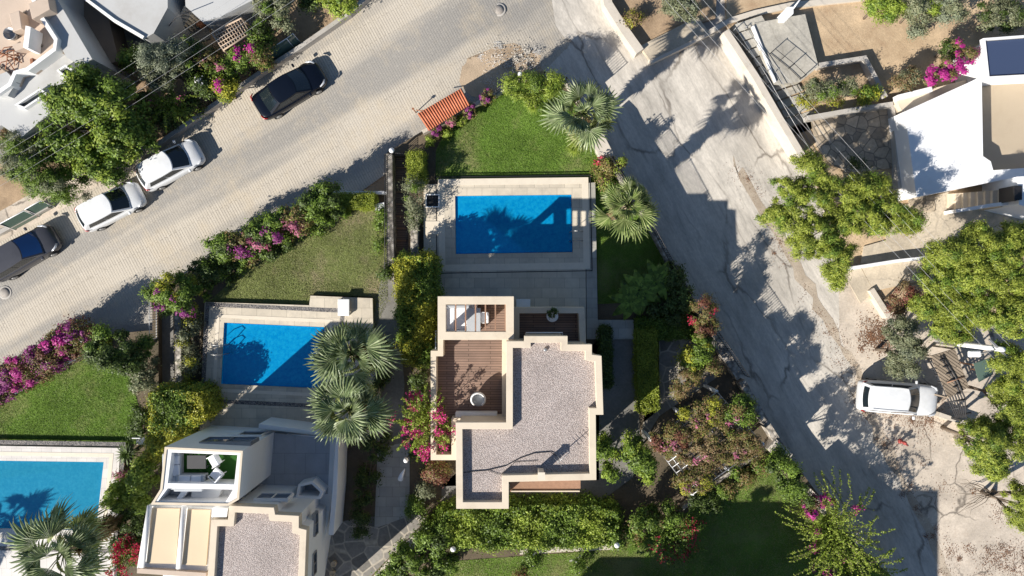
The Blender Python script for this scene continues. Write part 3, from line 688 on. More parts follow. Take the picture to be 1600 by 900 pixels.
sheet('street', [(-700,810),(-700,700),(0,362),(80,322),(235,232),(400,117),(545,22),(700,-90),(860,-90),(862,0),(868,40),(890,70),(850,112),(790,150),(620,260),(520,330),(430,420),(300,480),(240,540),(60,640)], M['street'], .005)
# dirt patches
sheet('road_seam', jit([(1140,250),(1160,262),(1240,395),(1288,478),(1345,575),(1362,640),(1412,737),(1448,812),(1486,905),(1476,905),(1438,815),(1402,745),(1350,650),(1332,580),(1272,482),(1228,403)], 5, 5), M['soilpale'], .009, label='rough brown seam along the right hand edge of the road')
sheet('dirt_verge', jit([(715,112),(745,85),(800,68),(835,80),(850,112),(812,120),(775,140),(740,160)], 6, 4), M['dirtbrown'], .012, label='stony dirt patch beside the tiled shelter')
sheet('dirt_verge', [(-20,395),(0,330),(70,290),(150,262),(232,222),(236,240),(150,292),(85,335),(0,378)], M['yard'], .011)
PASS1 = [(609,244),(636,244),(638,404),(611,404)]
PASS2 = [(247,470),(270,480),(273,612),(248,612)]
P1 = [(711,306),(893,304),(895,394),(712,397)]
P2 = [(350,504),(507,511),(500,607),(345,600)]
P3 = [(-420,714),(162,722),(150,829),(-420,816)]
gout = [(-700,860),(0,576),(132,506),(150,524),(238,516),(238,462),(245,448),(340,404),(430,345),(520,300),(604,300),(605,238),(655,208),(735,165),(775,146),(815,120),(850,118),(885,126),(905,155),(935,205),(962,250),(1010,330),(1060,430),(1105,515),(1160,597),(1240,722),(1300,800),(1400,900),(1500,1300),(-700,1300)]
g = solid_holes(PW(gout, GZ), [PW(p, GZ) for p in (PASS1, PASS2, P1, P2, P3)], -1.0, GZ)
struct(g, 'garden_terrace', M['mulch'], 'raised garden soil around the villas')
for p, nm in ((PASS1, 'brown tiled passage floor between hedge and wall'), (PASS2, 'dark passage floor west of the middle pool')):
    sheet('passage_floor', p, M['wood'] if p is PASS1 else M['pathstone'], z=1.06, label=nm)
e = .012
sheet('lawn', [(681,283),(681,236),(700,192),(745,166),(800,126),(880,140),(925,196),(946,250),(975,300),(1035,390),(1050,470),(934,475),(930,284)], M['lawn'], z=GZ+e, label='lush lawn north of the large pool')
sheet('lawn', [(325,472),(350,450),(400,400),(480,345),(520,328),(604,326),(606,472),(583,520),(583,464),(485,460),(483,476)], M['lawn2'], z=GZ+e, label='dry lawn north of the middle pool')
sheet('lawn', [(-400,800),(0,628),(140,556),(205,590),(218,640),(225,694),(0,690),(-400,690)], M['lawn'], z=GZ+e, label='lawn above the left pool')
sheet('lawn', [(690,878),(940,860),(1075,800),(1140,740),(1210,705),(1262,770),(1330,850),(1430,960),(1500,1200),(690,1200)], M['lawn'], z=GZ+e, label='lawn in the lower right garden')
# decks
def deck(poly, hole, z, mat, label, z0=GZ):
    o = struct(solid_holes(PW(poly, z), [PW(h, z) for h in hole], z0 - .3, z), 'pool_deck', M[mat], label); return o
DZ = 1.8
deck([(662,288),(914,286),(916,530),(684,530),(684,398),(662,402)], [P1], DZ, 'deck', 'travertine deck round the large pool')
struct(solid_holes(PW([(915,286),(930,285),(934,500),(990,500),(990,530),(917,530)], DZ-.01), [], GZ-.3, DZ-.01), 'side_path', M['deckgrey'], 'grey stone strip beside the large pool')
deck([(320,472),(483,477),(485,462),(582,466),(583,512),(600,690),(312,672)], [P2], DZ, 'deck', 'travertine deck round the middle pool')
deck([(-500,688),(188,700),(184,760),(178,900),(170,1000),(-500,1000)], [P3], DZ, 'whitedeck', 'pale deck round the left pool')
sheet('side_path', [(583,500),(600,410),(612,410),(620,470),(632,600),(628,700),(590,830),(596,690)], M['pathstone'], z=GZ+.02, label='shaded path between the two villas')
sheet('side_path', [(505,820),(560,810),(640,800),(668,810),(575,905),(560,960),(490,960)], M['crazygrey'], z=GZ+.024, label='grey crazy paving at the corner of the lower villa')
sheet('side_path', [(590,700),(640,690),(640,806),(585,826)], M['deckgrey'], z=GZ+.03, label='shaded slab path with a drying rack')
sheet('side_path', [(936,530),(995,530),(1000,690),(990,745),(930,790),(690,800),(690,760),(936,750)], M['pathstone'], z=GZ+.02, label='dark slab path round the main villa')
sheet('side_path', [(1030,520),(1100,500),(1120,590),(1030,650),(1000,700),(1005,660),(1030,640)], M['crazygrey'], z=GZ+.028, label='small patio by the clipped hedge')
# east properties
ep = [(1128,-200),(1136,40),(1255,245),(1300,330),(1330,430),(1365,470),(1700,520),(1900,520),(1900,-200)]
struct(MB().prism(PW(ep, .3), -.5, .3), 'east_plot', M['drygrass'], 'dry sloping plot around the white house')
struct(MB().prism(PW([(948,-200),(948,-5),(1000,72),(1050,50),(1118,28),(1128,-200)], .3), -.5, .3), 'east_plot', M['soil'], 'dusty corner plot at the top of the road')
sheet('yard', [(1310,430),(1900,430),(1900,1300),(1500,1300),(1458,850),(1400,718),(1350,650),(1335,590),(1312,520)], M['yard'], .006, label='cracked pale yard in front of the white car')
# pads and paving on the east plot
def slab(poly, z0, z1, mat, label=None, name='paving_slab'): return struct(MB().prism(PW(poly, z1), z0, z1), name, M[mat], label)
slab([(1178,36),(1258,22),(1279,104),(1250,128),(1210,132),(1192,92)], .2, .95, 'slab', 'grey concrete platform beside the dry garden')
slab([(1000,72),(1016,94),(1108,50),(1090,26)], .2, .55, 'slabwarm', 'concrete ledge at the foot of the corner plot')
slab([(1268,188),(1390,168),(1402,205),(1412,300),(1400,262),(1330,270),(1300,258),(1275,228)], .2, .42, 'crazy', 'stone patio west of the white house', 'patio')
slab([(1398,150),(1440,142),(1462,330),(1424,330),(1405,230)], .25, .46, 'crazy', 'narrow stone path along the white house', 'patio')
slab([(1380,330),(1480,300),(1600,345),(1600,400),(1480,402),(1345,412),(1350,385),(1385,375)], .25, .4, 'slabwarm', 'pale concrete court below the white house', 'court')
slab([(1316,424),(1344,416),(1366,456),(1345,474)], .25, .34, 'slabwarm', None, 'court')
slab([(1345,415),(1480,402),(1490,440),(1430,440),(1366,455)], .25, .36, 'slabwarm', None, 'court')

# ------------------------------------------------------------------ pools
def pool(label, P, dz, cop, band, bandmat, floor='pool', depth=.58, capmat='coping', lad=None):
    p = PW(P, dz); c = np.mean(p, axis=0); t = thing('swimming_pool', label, 'swimming pool', (c[0], c[1], GZ), 0, 'swimming pools of the villas')
    if area(p) < 0: p = p[::-1]
    i0 = offset(p, .02); n = 4
    b = MB(); zb = dz-.15-depth
    v = [(x, y, zb) for x, y in i0] + [(x, y, dz-.03) for x, y in i0]; b.add(v, [(0,1,2,3)] + [(i+4, (i+1) % 4+4, (i+1) % 4, i) for i in range(4)])
    b.build('basin', M[floor], t)
    o1 = offset(p, -cop); MB().ring(o1, cop + .03, dz - .05, dz + .012).build('coping', M[capmat], t)
    o2 = offset(o1, -band); MB().ring(o2, band, dz - .04, dz + .007).build('border_band', M[bandmat], t)
    w = MB(); wi = offset(p, .022); w.add([(x, y, dz - .13) for x, y in wi], [(0,1,2,3)]); w.build('water_surface', M['water3' if floor == 'pool3' else 'water'], t)
    if lad:
        x, y, r = lad; L = MB(); X, Y, _ = W(x, y, dz); ca, sa = math.cos(r), math.sin(r)
        for s in (-.28, .28):
            q = [(.45, -.0), (.45, .75), (.2, .95), (-.15, .8), (-.25, .3), (-.25, -.8)]
            L.tube([(X + a*ca - s*sa, Y + a*sa + s*ca, dz + z) for a, z in q], .028, 6)
        for k in range(3): z = -.25 - .25*k; L.tube([(X - .25*ca + .28*sa, Y - .25*sa - .28*ca, dz+z), (X - .25*ca - .28*sa, Y - .25*sa + .28*ca, dz+z)], .025, 6)
        L.build('ladder', M['metal'], t)
    return t
pool('large rectangular blue pool north of the main villa', P1, DZ, .36, .05, 'dark', lad=(897, 370, 0))
pool('middle blue pool half hidden by two fan palms', P2, DZ, .17, .24, 'pebbles', lad=(350, 545, math.pi))
pool('light blue pool cut off by the left edge of the photo', P3, DZ, .2, .25, 'pebbles', 'pool3', .58, lad=(152, 805, 0))
# hatches
for a, lab, m in ((( 676,314), 'square dark skimmer hatch beside the large pool', 'dark'), ((676,356), 'square white hatch cover beside the large pool', 'coping')):
    x, y, _ = W(*a, DZ); t = thing('pool_hatch', lab, 'hatch', (x, y, DZ), 0); MB().box((x, y, DZ+.015), (.85 if m != 'dark' else .7, .8 if m != 'dark' else .66, .03)).build('lid', M[m], t, bevel=.01)
    if m == 'dark': MB().ring([(x-.42, y-.4), (x+.42, y-.4), (x+.42, y+.4), (x-.42, y+.4)], .07, DZ, DZ+.12).build('frame', M['whitemetal'], t)
x, y, _ = W(539, 480, DZ); t = thing('pool_bench', 'white rectangular bench on the middle pool deck', 'bench', (x, y, DZ)); 
MB().rbox((x, y, DZ+.3), (.7, 1.0, .14), .04).build('seat', M['whitemetal'], t)
for sx in (-.27, .27):
    for sy in (-.42, .42): MB().box((x+sx, y+sy, DZ+.115), (.08, .08, .23)).build('leg', M['whitemetal'], t)

# ------------------------------------------------------------------ buildings
def bl(t, name, poly, z0, z1, mat, off=None, b=0): return MB().prism(PW(poly, z1) if off is None else off, z0, z1).build(name, M[mat], t, bevel=b)
def window(t, c, w, h, ax, mat='glassblue', fr='white', depth=.06):
    """c world centre on wall face, ax 'x-','x+','y-','y+' outward"""
    s = 1 if ax[1] == '+' else -1; size = (depth, w, h) if ax[0] == 'x' else (w, depth, h)
    d = Vector((s*depth/2, 0, 0)) if ax[0] == 'x' else Vector((0, s*depth/2, 0)); f = MB(); c = Vector(c); tt = .07
    hor = (lambda dy, dz, a, b: ((c.x+d.x, c.y+dy, c.z+dz), (depth, a, b))) if ax[0] == 'x' else (lambda dy, dz, a, b: ((c.x+dy, c.y+d.y, c.z+dz), (a, depth, b)))
    for dy, dz, a, b in ((0, h/2, w+2*tt, tt), (0, -h/2, w+2*tt, tt), (-w/2-tt/2, 0, tt, h-tt), (w/2+tt/2, 0, tt, h-tt), (0, 0, .05, h-tt)): f.box(*hor(dy, dz, a, b))
    fo = f.build('window', M[fr], t); p = MB(); q, sz = hor(0, 0, w, h-tt); sz = tuple(v*.4 if abs(v-depth) < 1e-6 else v for v in sz); p.box(q, sz); p.build('pane', M[mat], fo); return fo
# --- main villa
mv = thing('villa', 'cream villa with gravel roof and wooden terrace, right of the two palms', 'villa', (*W(815, 640, 2)[:2], GZ), 0)
RZ = 8.2
roofP = [(712,660),(791,660),(791,533),(819,533),(819,525),(887,525),(887,538),(925,538),(925,554),(940,556),(943,648),(931,648),(932,750),(795,753),(795,795),(713,795)]
rp = PW(roofP, RZ)
def shrink(poly, t): 
    p = poly if area(poly) > 0 else poly[::-1]; return offset(p, t)
MB().prism(shrink(rp, .12), GZ-.2, RZ-.5).build('wall', M['cream'], mv)
rf = MB().prism(shrink(rp, .3), RZ-.5, RZ-.4).build('roof', M['gravel'], mv)
pr = MB().ring(rp, .34, RZ-.62, RZ).build('parapet', M['cream'], mv, bevel=.015)
TZ = 5.9
terP = [(673,548),(684,548),(684,463),(803,463),(803,536),(793,536),(793,662),(714,662),(714,719),(673,719)]
tp = PW(terP, TZ)
MB().prism(shrink(tp, .08), GZ-.2, TZ-.85).build('terrace_wall', M['cream'], mv)
MB().prism(shrink(tp, .25), TZ-.85, TZ-.8).build('terrace_floor', M['wood'], mv)
MB().ring(tp, .3, TZ-.95, TZ).build('terrace_parapet', M['cream'], mv, bevel=.012)
FZ = 7.5
pf = PW([(684,463),(803,463),(803,531),(684,531)], FZ)
fr = MB().ring(pf, .42, FZ-.35, FZ).build('pergola_frame', M['cream'], mv, bevel=.012)
for k in range(6):
    bars = MB()
    px = 712 + k*15.5; a = W(px, 470, FZ-.12); b = W(px, 524, FZ-.12); bars.box(((a[0]+b[0])/2, (a[1]+b[1])/2, FZ-.12), (.07, abs(a[1]-b[1])+.1, .14)); bars.build('pergola_bar', M['timber'], mv)
for q in ((690,468),(797,468),(690,526),(797,526)):
    x, y, _ = W(*q, FZ); MB().box((x, y, (TZ-.8+FZ-.35)/2), (.32, .32, FZ-.35-TZ+.8)).build('pergola_post', M['cream'], mv)
balP = [(802,480),(913,480),(916,545),(802,545)]; bp = PW(balP, 4.9)
MB().prism(shrink(bp, .05), GZ-.2, 4.05).build('balcony_wall', M['cream'], mv)
MB().prism(shrink(bp, .25), 4.05, 4.1).build('balcony_floor', M['wood'], mv)
MB().ring(bp, .34, 3.95, 4.9).build('balcony_parapet', M['cream'], mv, bevel=.012)
MB().prism(PW([(797,745),(907,745),(907,764),(797,768)], 6.0), 5.85, 6.0).build('canopy', M['timber'], mv)
MB().box((*W(852,767,6.0)[:2], 6.02), (3.7, .06, .14)).build('gutter', M['cream'], mv)
x, y, _ = W(845, 738, RZ); ch = MB().box((x, y, RZ+.2), (.28, .3, .95)).build('chimney', M['cream'], mv, bevel=.01)
MB().box((x, y, RZ+.72), (.36, .38, .06)).build('chimney_cap', M['coping'], ch)
x, y, _ = W(822, 524, 7.0); rl = MB()
x2 = W(880, 522, 7.0)[0]; y2 = W(880, 520.5, 7.0)[1]
rl.tube([(x, y-.3, 6.6), (x, y2, 6.6), (x2, y2, 6.6), (x2, y-.3, 6.6)], .03, 6); rl.build('window_rail', M['whitemetal'], mv)
# white cabinet on terrace south wall
a = W(714, 650, 5.6); MB().rbox((a[0]+1.05, a[1]-.05, 5.35), (2.3, .5, .55), .05).build('terrace_bench', M['white'], mv)
# cables on roof
rng0 = np.random.default_rng(4); c1 = []
for i, (px, py) in enumerate([(712,740),(735,737),(760,735),(790,728),(812,716),(835,708),(860,706),(872,714)]): c1.append(W(px, py, RZ-.36 if 0 < i < 7 else RZ-.3))
MB().tube(c1, .022, 5).build('roof_cable', M['blackmetal'], mv)
c2 = [W(px, py, RZ-.36) for px, py in [(762,735),(782,742),(805,722),(840,720)]]; MB().tube(c2, .014, 5).build('roof_cable', M['blackmetal'], mv)
x, y, _ = W(852, 546, RZ-.4); MB().lathe((x, y, RZ-.4), [(.1, 0), (.1, .12), (.06, .14)], 14).build('roof_drain', M['metal'], mv)
wx0 = min(p[0] for p in tp)+.08
for yy in (-3.2, -6.0): window(mv, (wx0, yy, 3.2), 1.4, 1.3, 'x-')
wx1 = max(p[0] for p in rp)-.12; window(mv, (wx1, -5.2, 5.8), 1.2, 1.2, 'x+'); window(mv, (wx1, -5.2, 3.0), 1.2, 1.4, 'x+')
yn = max(p[1] for p in tp)-.08
for k in range(2): window(mv, (-2.9+1.9*k, yn, 2.9), 1.5, 2.1, 'y+')
ys = min(p[1] for p in rp)+.12; window(mv, (-1.5, ys, 5.6), 1.2, 1.2, 'y-'); window(mv, (-1.5, ys, 3.0), 1.2, 1.4, 'y-')
# antenna mast on roof
x, y, _ = W(872, 715, RZ-.3); t = thing('roof_antenna', 'thin aerial on a short mast standing on the gravel roof', 'antenna', (x, y, RZ-.4))
MB().tube([(x, y, RZ-.4), (x, y, RZ+.5)], .03, 6).build('mast', M['metal'], t)
am = MB().tube([(x-.1, y-.1, RZ+.45), (x+.55, y+.5, RZ+.55)], .02, 5)
for k in range(5): u = k/4; c = Vector((x-.05+.55*u, y-.05+.5*u, RZ+.46+.09*u)); d = Vector((.2, -.22, 0))*(1-.4*u); am.tube([c-d, c+d], .012, 4)
am.build('boom', M['metal'], t)
# --- lower left villa
v2 = thing('villa', 'white and cream villa with awnings and turf lounge at lower left', 'villa', (*W(380, 800, 2)[:2], GZ), 0)
BZ = 3.1; UZ = 7.8; RZ2 = 7.5
b2 = PW([(316,671),(524,683),(520,772),(509,834),(490,960),(250,960),(262,800),(300,720)], BZ)
MB().prism(b2, GZ-.2, BZ).build('wall', M['white'], v2)
MB().prism(PW([(404,674),(516,686),(512,772),(392,772)], BZ+.012), BZ-.3, BZ+.012).build('terrace_floor', M['terrtile'], v2)
MB().wall([W(404, 666, BZ+.8)[:2]+(BZ,), W(527, 681, BZ+.8)[:2]+(BZ,), W(523, 768, BZ+.8)[:2]+(BZ,), W(517, 836, BZ+.8)[:2]+(BZ,)], .28, -1.4, .8).build('terrace_parapet', M['white'], v2, bevel=.012)
gr = MB(); gr.add([W(410, 672, BZ+1.0), W(520, 684, BZ+1.0), W(520, 684, BZ+.8), W(410, 672, BZ+.8)], [(0,1,2,3)]); gr.build('glass_rail', M['glassgreen'], v2)
MB().ring(PW([(466,757),(488,752),(505,768),(500,780),(462,778)], BZ+1.1), .14, BZ, BZ+1.1).build('shaft_wall', M['white'], v2)
# upper storey with the roof lounge
up = PW([(258,698),(380,704),(374,780),(357,790),(236,788),(251,764)], UZ)
hA = PW([(268,707),(371,711),(366,757),(262,755)], UZ); hB = PW([(262,763),(364,765),(352,785),(247,783)], UZ)
solid_holes(up, [hA, hB], UZ-1.2, UZ).build('lounge_parapet', M['white'], v2)
MB().prism(up, BZ-.2, UZ-1.2).build('upper_wall', M['white'], v2)
MB().ring(shrink(up, .0), .12, UZ, UZ+.05).build('parapet_cap', M['cream'], v2)
MB().prism(shrink(hA, -.02), UZ-1.2, UZ-.95).build('turf_floor', M['turf'], v2)
MB().prism(PW([(300,764),(346,765),(340,780),(298,781)], UZ-.75), UZ-1.2, UZ-.75).build('stair_block', M['white'], v2)
MB().prism(PW([(286,764),(296,764),(280,784),(272,784)], UZ-.4), UZ-1.2, UZ-.4).build('stair_block', M['white'], v2)
yw = max(p[1] for p in up) - .02
window(v2, (-15.2, -8.36, 6.1), 2.6, 1.2, 'y+', 'glassblue', 'metal', .22); window(v2, (-15.4, -8.42, 4.0), 2.6, 1.1, 'y+', 'glass', 'white', .2)
# awnings
MB().prism(PW([(230,790),(334,795),(323,893),(214,888)], UZ-.8), BZ-.1, UZ-.8).build('awning_block', M['white'], v2)
for a in ([(237,794),(281,795),(275,881),(229,880)], [(293,796),(329,797),(322,884),(284,882)]):
    MB().prism(PW(a, UZ-.7), UZ-.8, UZ-.7).build('awning', M['awning'], v2)
for a, b in (((234,790),(222,886)), ((288,790),(279,888))):
    MB().tube([W(*a, UZ-.55), W(*b, UZ-.55)], .13, 10).build('awning_tube', M['white'], v2)
MB().wall([W(218,889,UZ-.8), W(325,896,UZ-.8)], .25, -.2, .25).build('awning_curb', M['pinkterrace'], v2)
r2 = PW([(358,790),(428,793),(430,804),(467,806),(467,825),(479,828),(472,1010),(318,1010),(330,812),(356,812)], RZ2)
MB().prism(shrink(r2, .12), BZ-.2, RZ2-.45).build('upper_wall', M['white'], v2)
MB().prism(shrink(r2, .3), RZ2-.45, RZ2-.3).build('roof', M['gravel'], v2)
MB().ring(r2, .34, RZ2-.55, RZ2).build('parapet', M['cream'], v2, bevel=.015)
MB().prism(PW([(332,794),(356,795),(354,808),(330,808)], RZ2-.02), RZ2-1, RZ2-.02).build('corner_block', M['white'], v2)
window(v2, (-12.95, -11.46, 5.7), 1.7, 1.0, 'y+', 'glassblue', 'white', .18)
for py in (818, 880):
    x_ = max(p[0] for p in shrink(r2, .12)) - (.02 if py < 850 else .1); zz = 5.4; yy = -(py-450)*(44-zz)/1100
    window(v2, (x_ - .06, yy, zz), 1.1, .6, 'x+', 'glass', 'metal', .16)
# --- white house on the right
wh = thing('house', 'brilliant white flat roofed house at the right edge', 'house', (*W(1530, 220, 0)[:2], .3), 0)
HZ = 2.3
w1 = PW([(1414,174),(1535,119),(1720,94),(1720,305),(1592,276),(1432,308)], HZ); hole = PW([(1534,128),(1690,112),(1690,256),(1552,266),(1548,252),(1536,244)], HZ)
solid_holes(w1, [hole], .2, HZ).build('wall', M['whiteroof'], wh)
MB().prism(hole, .2, HZ-1.1).build('terrace_floor', M['beigefloor'], wh)
MB().prism(PW([(1400,155),(1450,140),(1536,118),(1475,148),(1411,176)], HZ-.9), .2, HZ-.9).build('side_terrace', M['cream'], wh)
MB().wall([W(1400,154,HZ-.8), W(1452,141,HZ-.8)], .3, -.3, .3).build('side_parapet', M['whiteroof'], wh)
st = MB()
for k in range(9):
    a0 = 1482 + k*11.5; st.prism(PW([(a0, 303-k*.9), (a0+11.5, 302-k*.9), (a0+11.5, 324-k*.4), (a0, 327-k*.4)], .5+k*.22), .25, .5+k*.22)
st.build('stair', M['cream'], wh)
MB().wall([W(1486,331,1.1), W(1540,322,1.7), W(1590,316,2.4)], .2, -1.5, .5).build('stair_wall', M['whiteroof'], wh)
bl(wh, 'annex', [(1590,276),(1700,270),(1700,345),(1592,320)], .2, 3.4, 'whiteroof')
bl(wh, 'annex_opening', [(1585,290),(1597,290),(1597,312),(1585,314)], 2.2, 3.5, 'dark')
sh = thing('glass_roof_room', 'blue grey glazed roof behind the white house', 'sunroom', (*W(1570, 90, 3)[:2], .3))
gq = PW([(1541,64),(1700,52),(1700,110),(1547,118)], 3.4); MB().prism(gq, .2, 3.2).build('wall', M['white'], sh); MB().prism(gq, 3.2, 3.3).build('glass_roof', M['panel'], sh); MB().ring(offset(gq if area(gq) > 0 else gq[::-1], -.06), .12, 3.1, 3.42).build('frame', M['whitemetal'], sh)
# --- top left buildings
h1 = thing('house', 'unfinished house with pink terrace and skylights at the top left corner', 'house', (*W(50, 80, 2)[:2], .9))
AZ = 5.2
wall1 = PW([(-120,-120),(62,-120),(62,0),(90,45),(146,95),(120,130),(75,178),(30,215),(0,195),(-120,260)], AZ-.5)
MB().prism(wall1, .8, AZ-.6).build('wall', M['greyrender'], h1)
MB().prism(PW([(-120,-120),(56,-120),(62,0),(74,30),(98,66),(96,82),(54,114),(34,120),(28,134),(-10,150),(-120,160)], AZ-.3), AZ-.6, AZ-.42).build('terrace_floor', M['pinkterrace'], h1)
MB().wall([W(58,-60,AZ-.4), W(60,0,AZ-.4), W(73,30,AZ-.4), W(97,67,AZ-.4), W(95,82,AZ-.4), W(53,113,AZ-.4), W(34,118,AZ-.4), W(26,136,AZ-.4), W(6,150,AZ-.4)], .22, -.2, .55).build('terrace_parapet', M['white'], h1)
MB().prism(PW([(62,-120),(90,-120),(90,0),(144,92),(128,104),(104,90),(72,30)], AZ-.2), .8, AZ-.2).build('roof_edge', M['greyrender'], h1)
for q in ([(88,110),(102,101),(118,112),(105,125)], [(22,164),(62,138),(74,146),(38,170)], [(104,86),(116,84),(134,98),(126,104)]):
    k = MB().ring(PW(q, AZ-.3), .1, AZ-.7, AZ-.3).build('skylight', M['white'], h1); MB().prism(shrink(PW(q, AZ-.5), .08), AZ-.62, AZ-.5).build('pane', M['glass'], k)
MB().prism(PW([(40,40),(48,42),(44,75),(36,74)], AZ+.6), AZ-.4, AZ+.6).build('block_wall', M['white'], h1)
MB().prism(PW([(18,70),(42,64),(44,72),(24,80)], AZ+.2), AZ-.4, AZ+.2).build('block_wall', M['pinkterrace'], h1)
MB().prism(PW([(-10,120),(10,112),(26,128),(12,150),(-10,150)], AZ-.1), AZ-.6, AZ-.1).build('tank_plinth', M['greyrender'], h1)
# sunken shaded alley wall
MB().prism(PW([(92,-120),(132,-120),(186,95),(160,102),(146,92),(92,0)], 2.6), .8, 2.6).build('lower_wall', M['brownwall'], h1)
h2 = thing('house', 'grey rendered house with stairs at the top, left of the garden trellis', 'house', (*W(200, 20, 2)[:2], .9))
MB().prism(PW([(136,-120),(260,-120),(262,12),(240,52),(226,60),(180,33),(136,0)], 4.2), .8, 4.2).build('wall', M['greyrender'], h2)
MB().wall([W(136,-60,4.2), W(136,0,4.2), W(180,33,4.2), W(226,60,4.2)], .18, -.1, .14).build('parapet', M['white'], h2)
MB().prism(PW([(282,-120),(420,-120),(395,0),(345,26),(316,34),(290,10)], 3.6), .8, 3.6).build('side_wing', M['greyrender'], h2)
ss = MB()
for k in range(11):
    u = k/10; x0 = 306 - 30*u; y0 = 8 + 50*u; ss.prism(PW([(x0-12, y0-8), (x0+4, y0-4), (x0, y0+2), (x0-16, y0-2)], 3.4-.22*k), .8, 3.4-.22*k)
ss.build('stair', M['cream'], h2)
MB().tube([W(298,17,4.4), W(276,26,4.2), W(256,50,2.6)], .025, 5).build('hand_rail', M['blackmetal'], h2)
MB().prism(PW([(300,30),(309,25),(315,34),(308,40)], 1.7), .8, 1.7).build('brick_plinth', M['rust'], h2)
sheet('alley', [(130,-60),(300,-60),(330,60),(240,90),(186,110),(150,100)], M['pathstone'], .02, label='shaded alley between the top left houses')
# building beyond the lower edge: its shadow lies on the lower right lawn
h3 = thing('house', 'large house just below the lower right lawn, outside the photo', 'house', (11, -26, 0))
MB().prism([(4.2, -21.0), (8.5, -21.0), (8.5, -22.3), (15.7, -22.3), (15.7, -32), (4.2, -32)], 0, 9.3).build('wall', M['cream'], h3); MB().ring([(4.2, -21.0), (8.5, -21.0), (8.5, -22.3), (15.7, -22.3), (15.7, -32), (4.2, -32)], .3, 9.0, 9.5).build('parapet', M['cream'], h3)
MB().prism([(-1.0, -21.8), (4.15, -21.8), (4.15, -30), (-1.0, -30)], 0, 7.0).build('side_wing', M['cream'], h3)

cl = MB()
t = thing('roof_frame', 'rusty bent steel frame lying on the pink terrace', 'frame', W(20, 90, AZ-.4)); rr = np.random.default_rng(8)
for k in range(9): a = rr.uniform(0, 3.1); x, y, _ = W(rr.uniform(-2, 26), rr.uniform(72, 104), AZ); dx, dy = math.cos(a)*.7, math.sin(a)*.7; cl.tube([(x-dx, y-dy, AZ-.38), (x, y, AZ-.1 + rr.random()*.4), (x+dx, y+dy, AZ-.38)], .03, 4)
cl.build('bars', M['rust'], t)
for q, hgt, lb in (([(44,6),(74,-8),(78,14),(50,30)], .9, 'pale raised block at the top of the pink terrace'), ([(14,22),(30,16),(34,44),(20,50)], .7, 'low pale block on the pink terrace'), ([(46,92),(51,90),(53,106),(48,108)], .5, 'small brown post block near the terrace edge')):
    t = thing('masonry_block', lb, 'block', (*W(q[0][0], q[0][1], AZ)[:2], AZ-.42)); MB().prism(PW(q, AZ-.42+hgt), AZ-.42, AZ-.42+hgt).build('block', M['pinkterrace' if hgt > .6 else 'rust'], t, bevel=.03)
# ------------------------------------------------------------------ walls and fences
def wallthing(name, label, pts, t, h, mat='wallcap', cat='wall', h0=-.4, z=None, cap=None, group=None, zoff=0):
    P = [(W(x, y, z + h)[:2] + (z,)) if z is not None else WG(x, y, h) for x, y in pts]
    if z is None: P = [(p[0], p[1], p[2]-h) for p in P]
    c = P[len(P)//2]; o = thing(name, label, cat, (c[0], c[1], c[2]), 0, group)
    MB().wall(P, t, h0, h).build('wall_body', M[mat], o, bevel=.01)
    if cap: MB().wall(P, t+.08, h, h+.05).build('coping', M[cap], o)
    return o, P
def railing(name, label, P, h, step, r=.018, post=1.8, mat='blackmetal', z0=0.0, cat='fence', group=None, rails=(.08, 1.0)):
    c = P[len(P)//2]; o = thing(name, label, cat, tuple(c), 0, group); rl = MB(); pk = MB()
    for f in rails: rl.tube([(p[0], p[1], p[2]+z0+h*f) for p in P], .02, 4)
    for a, b in zip(P, P[1:]):
        a = Vector(a); b = Vector(b); L = (b-a).length; n = max(1, int(L/step))
        for i in range(n):
            q = a.lerp(b, i/n); pk.tube([(q.x, q.y, q.z+z0), (q.x, q.y, q.z+z0+h)], r, 4)
        n = max(1, int(L/post))
        for i in range(n+1):
            q = a.lerp(b, i/n); MB().tube([(q.x, q.y, q.z+z0-.05), (q.x, q.y, q.z+z0+h+.05)], .03, 5).build('post', M[mat], o)
    rl.build('rail', M[mat], o); pk.build('pickets', M[mat], o); return o
ew, EP = wallthing('garden_wall', 'curved low stone wall round the tip of the upper lawn', [(660,206),(735,166),(775,147),(815,120),(850,119),(884,127),(904,156)], .22, .5, z=GZ, cap=None, h0=-1.6)
railing('picket_fence', 'thin metal picket fence on the curved wall above the lawn', EP[2:], .8, .14, z0=.5)
ew2, EP2 = wallthing('garden_wall', 'broad pale wall beside the upper right palm', [(922,204),(934,216),(950,247)], .85, .55, z=GZ, h0=-1.6)
ew3, EP3 = wallthing('garden_wall', 'long dark garden wall along the road below the second palm', [(950,247),(1000,322),(1055,425),(1102,510)], .25, .7, z=GZ, h0=-1.6, mat='stonewall')
railing('picket_fence', 'metal picket fence on the garden wall by the second palm', EP3, .9, .14, z0=.7)
ew4, EP4 = wallthing('garden_wall', 'pale stone wall above the road right of the main villa', [(1104,512),(1130,548),(1158,590)], .55, .8, z=GZ, mat='stonewall', h0=-1.6)
railing('picket_fence', 'metal picket fence on the pale wall right of the main villa', [(p[0]+.2, p[1]+.15, p[2]) for p in EP4], .9, .14, z0=.8)
ew5, EP5 = wallthing('garden_wall', 'wall between the vine pergola and the road', [(1160,596),(1200,665),(1232,716)], .4, .8, z=GZ, mat='stonewall', h0=-1.6)
wallthing('garden_wall', 'short square stone pier at the corner of the vine pergola', [(1206,694),(1232,718)], .8, .9, z=GZ, mat='wallcap', h0=-1.6)
wallthing('garden_wall', 'stone wall end beneath the long green shoots', [(1262,768),(1300,806),(1420,915)], .5, .9, z=GZ, mat='wallcap', h0=-1.6)
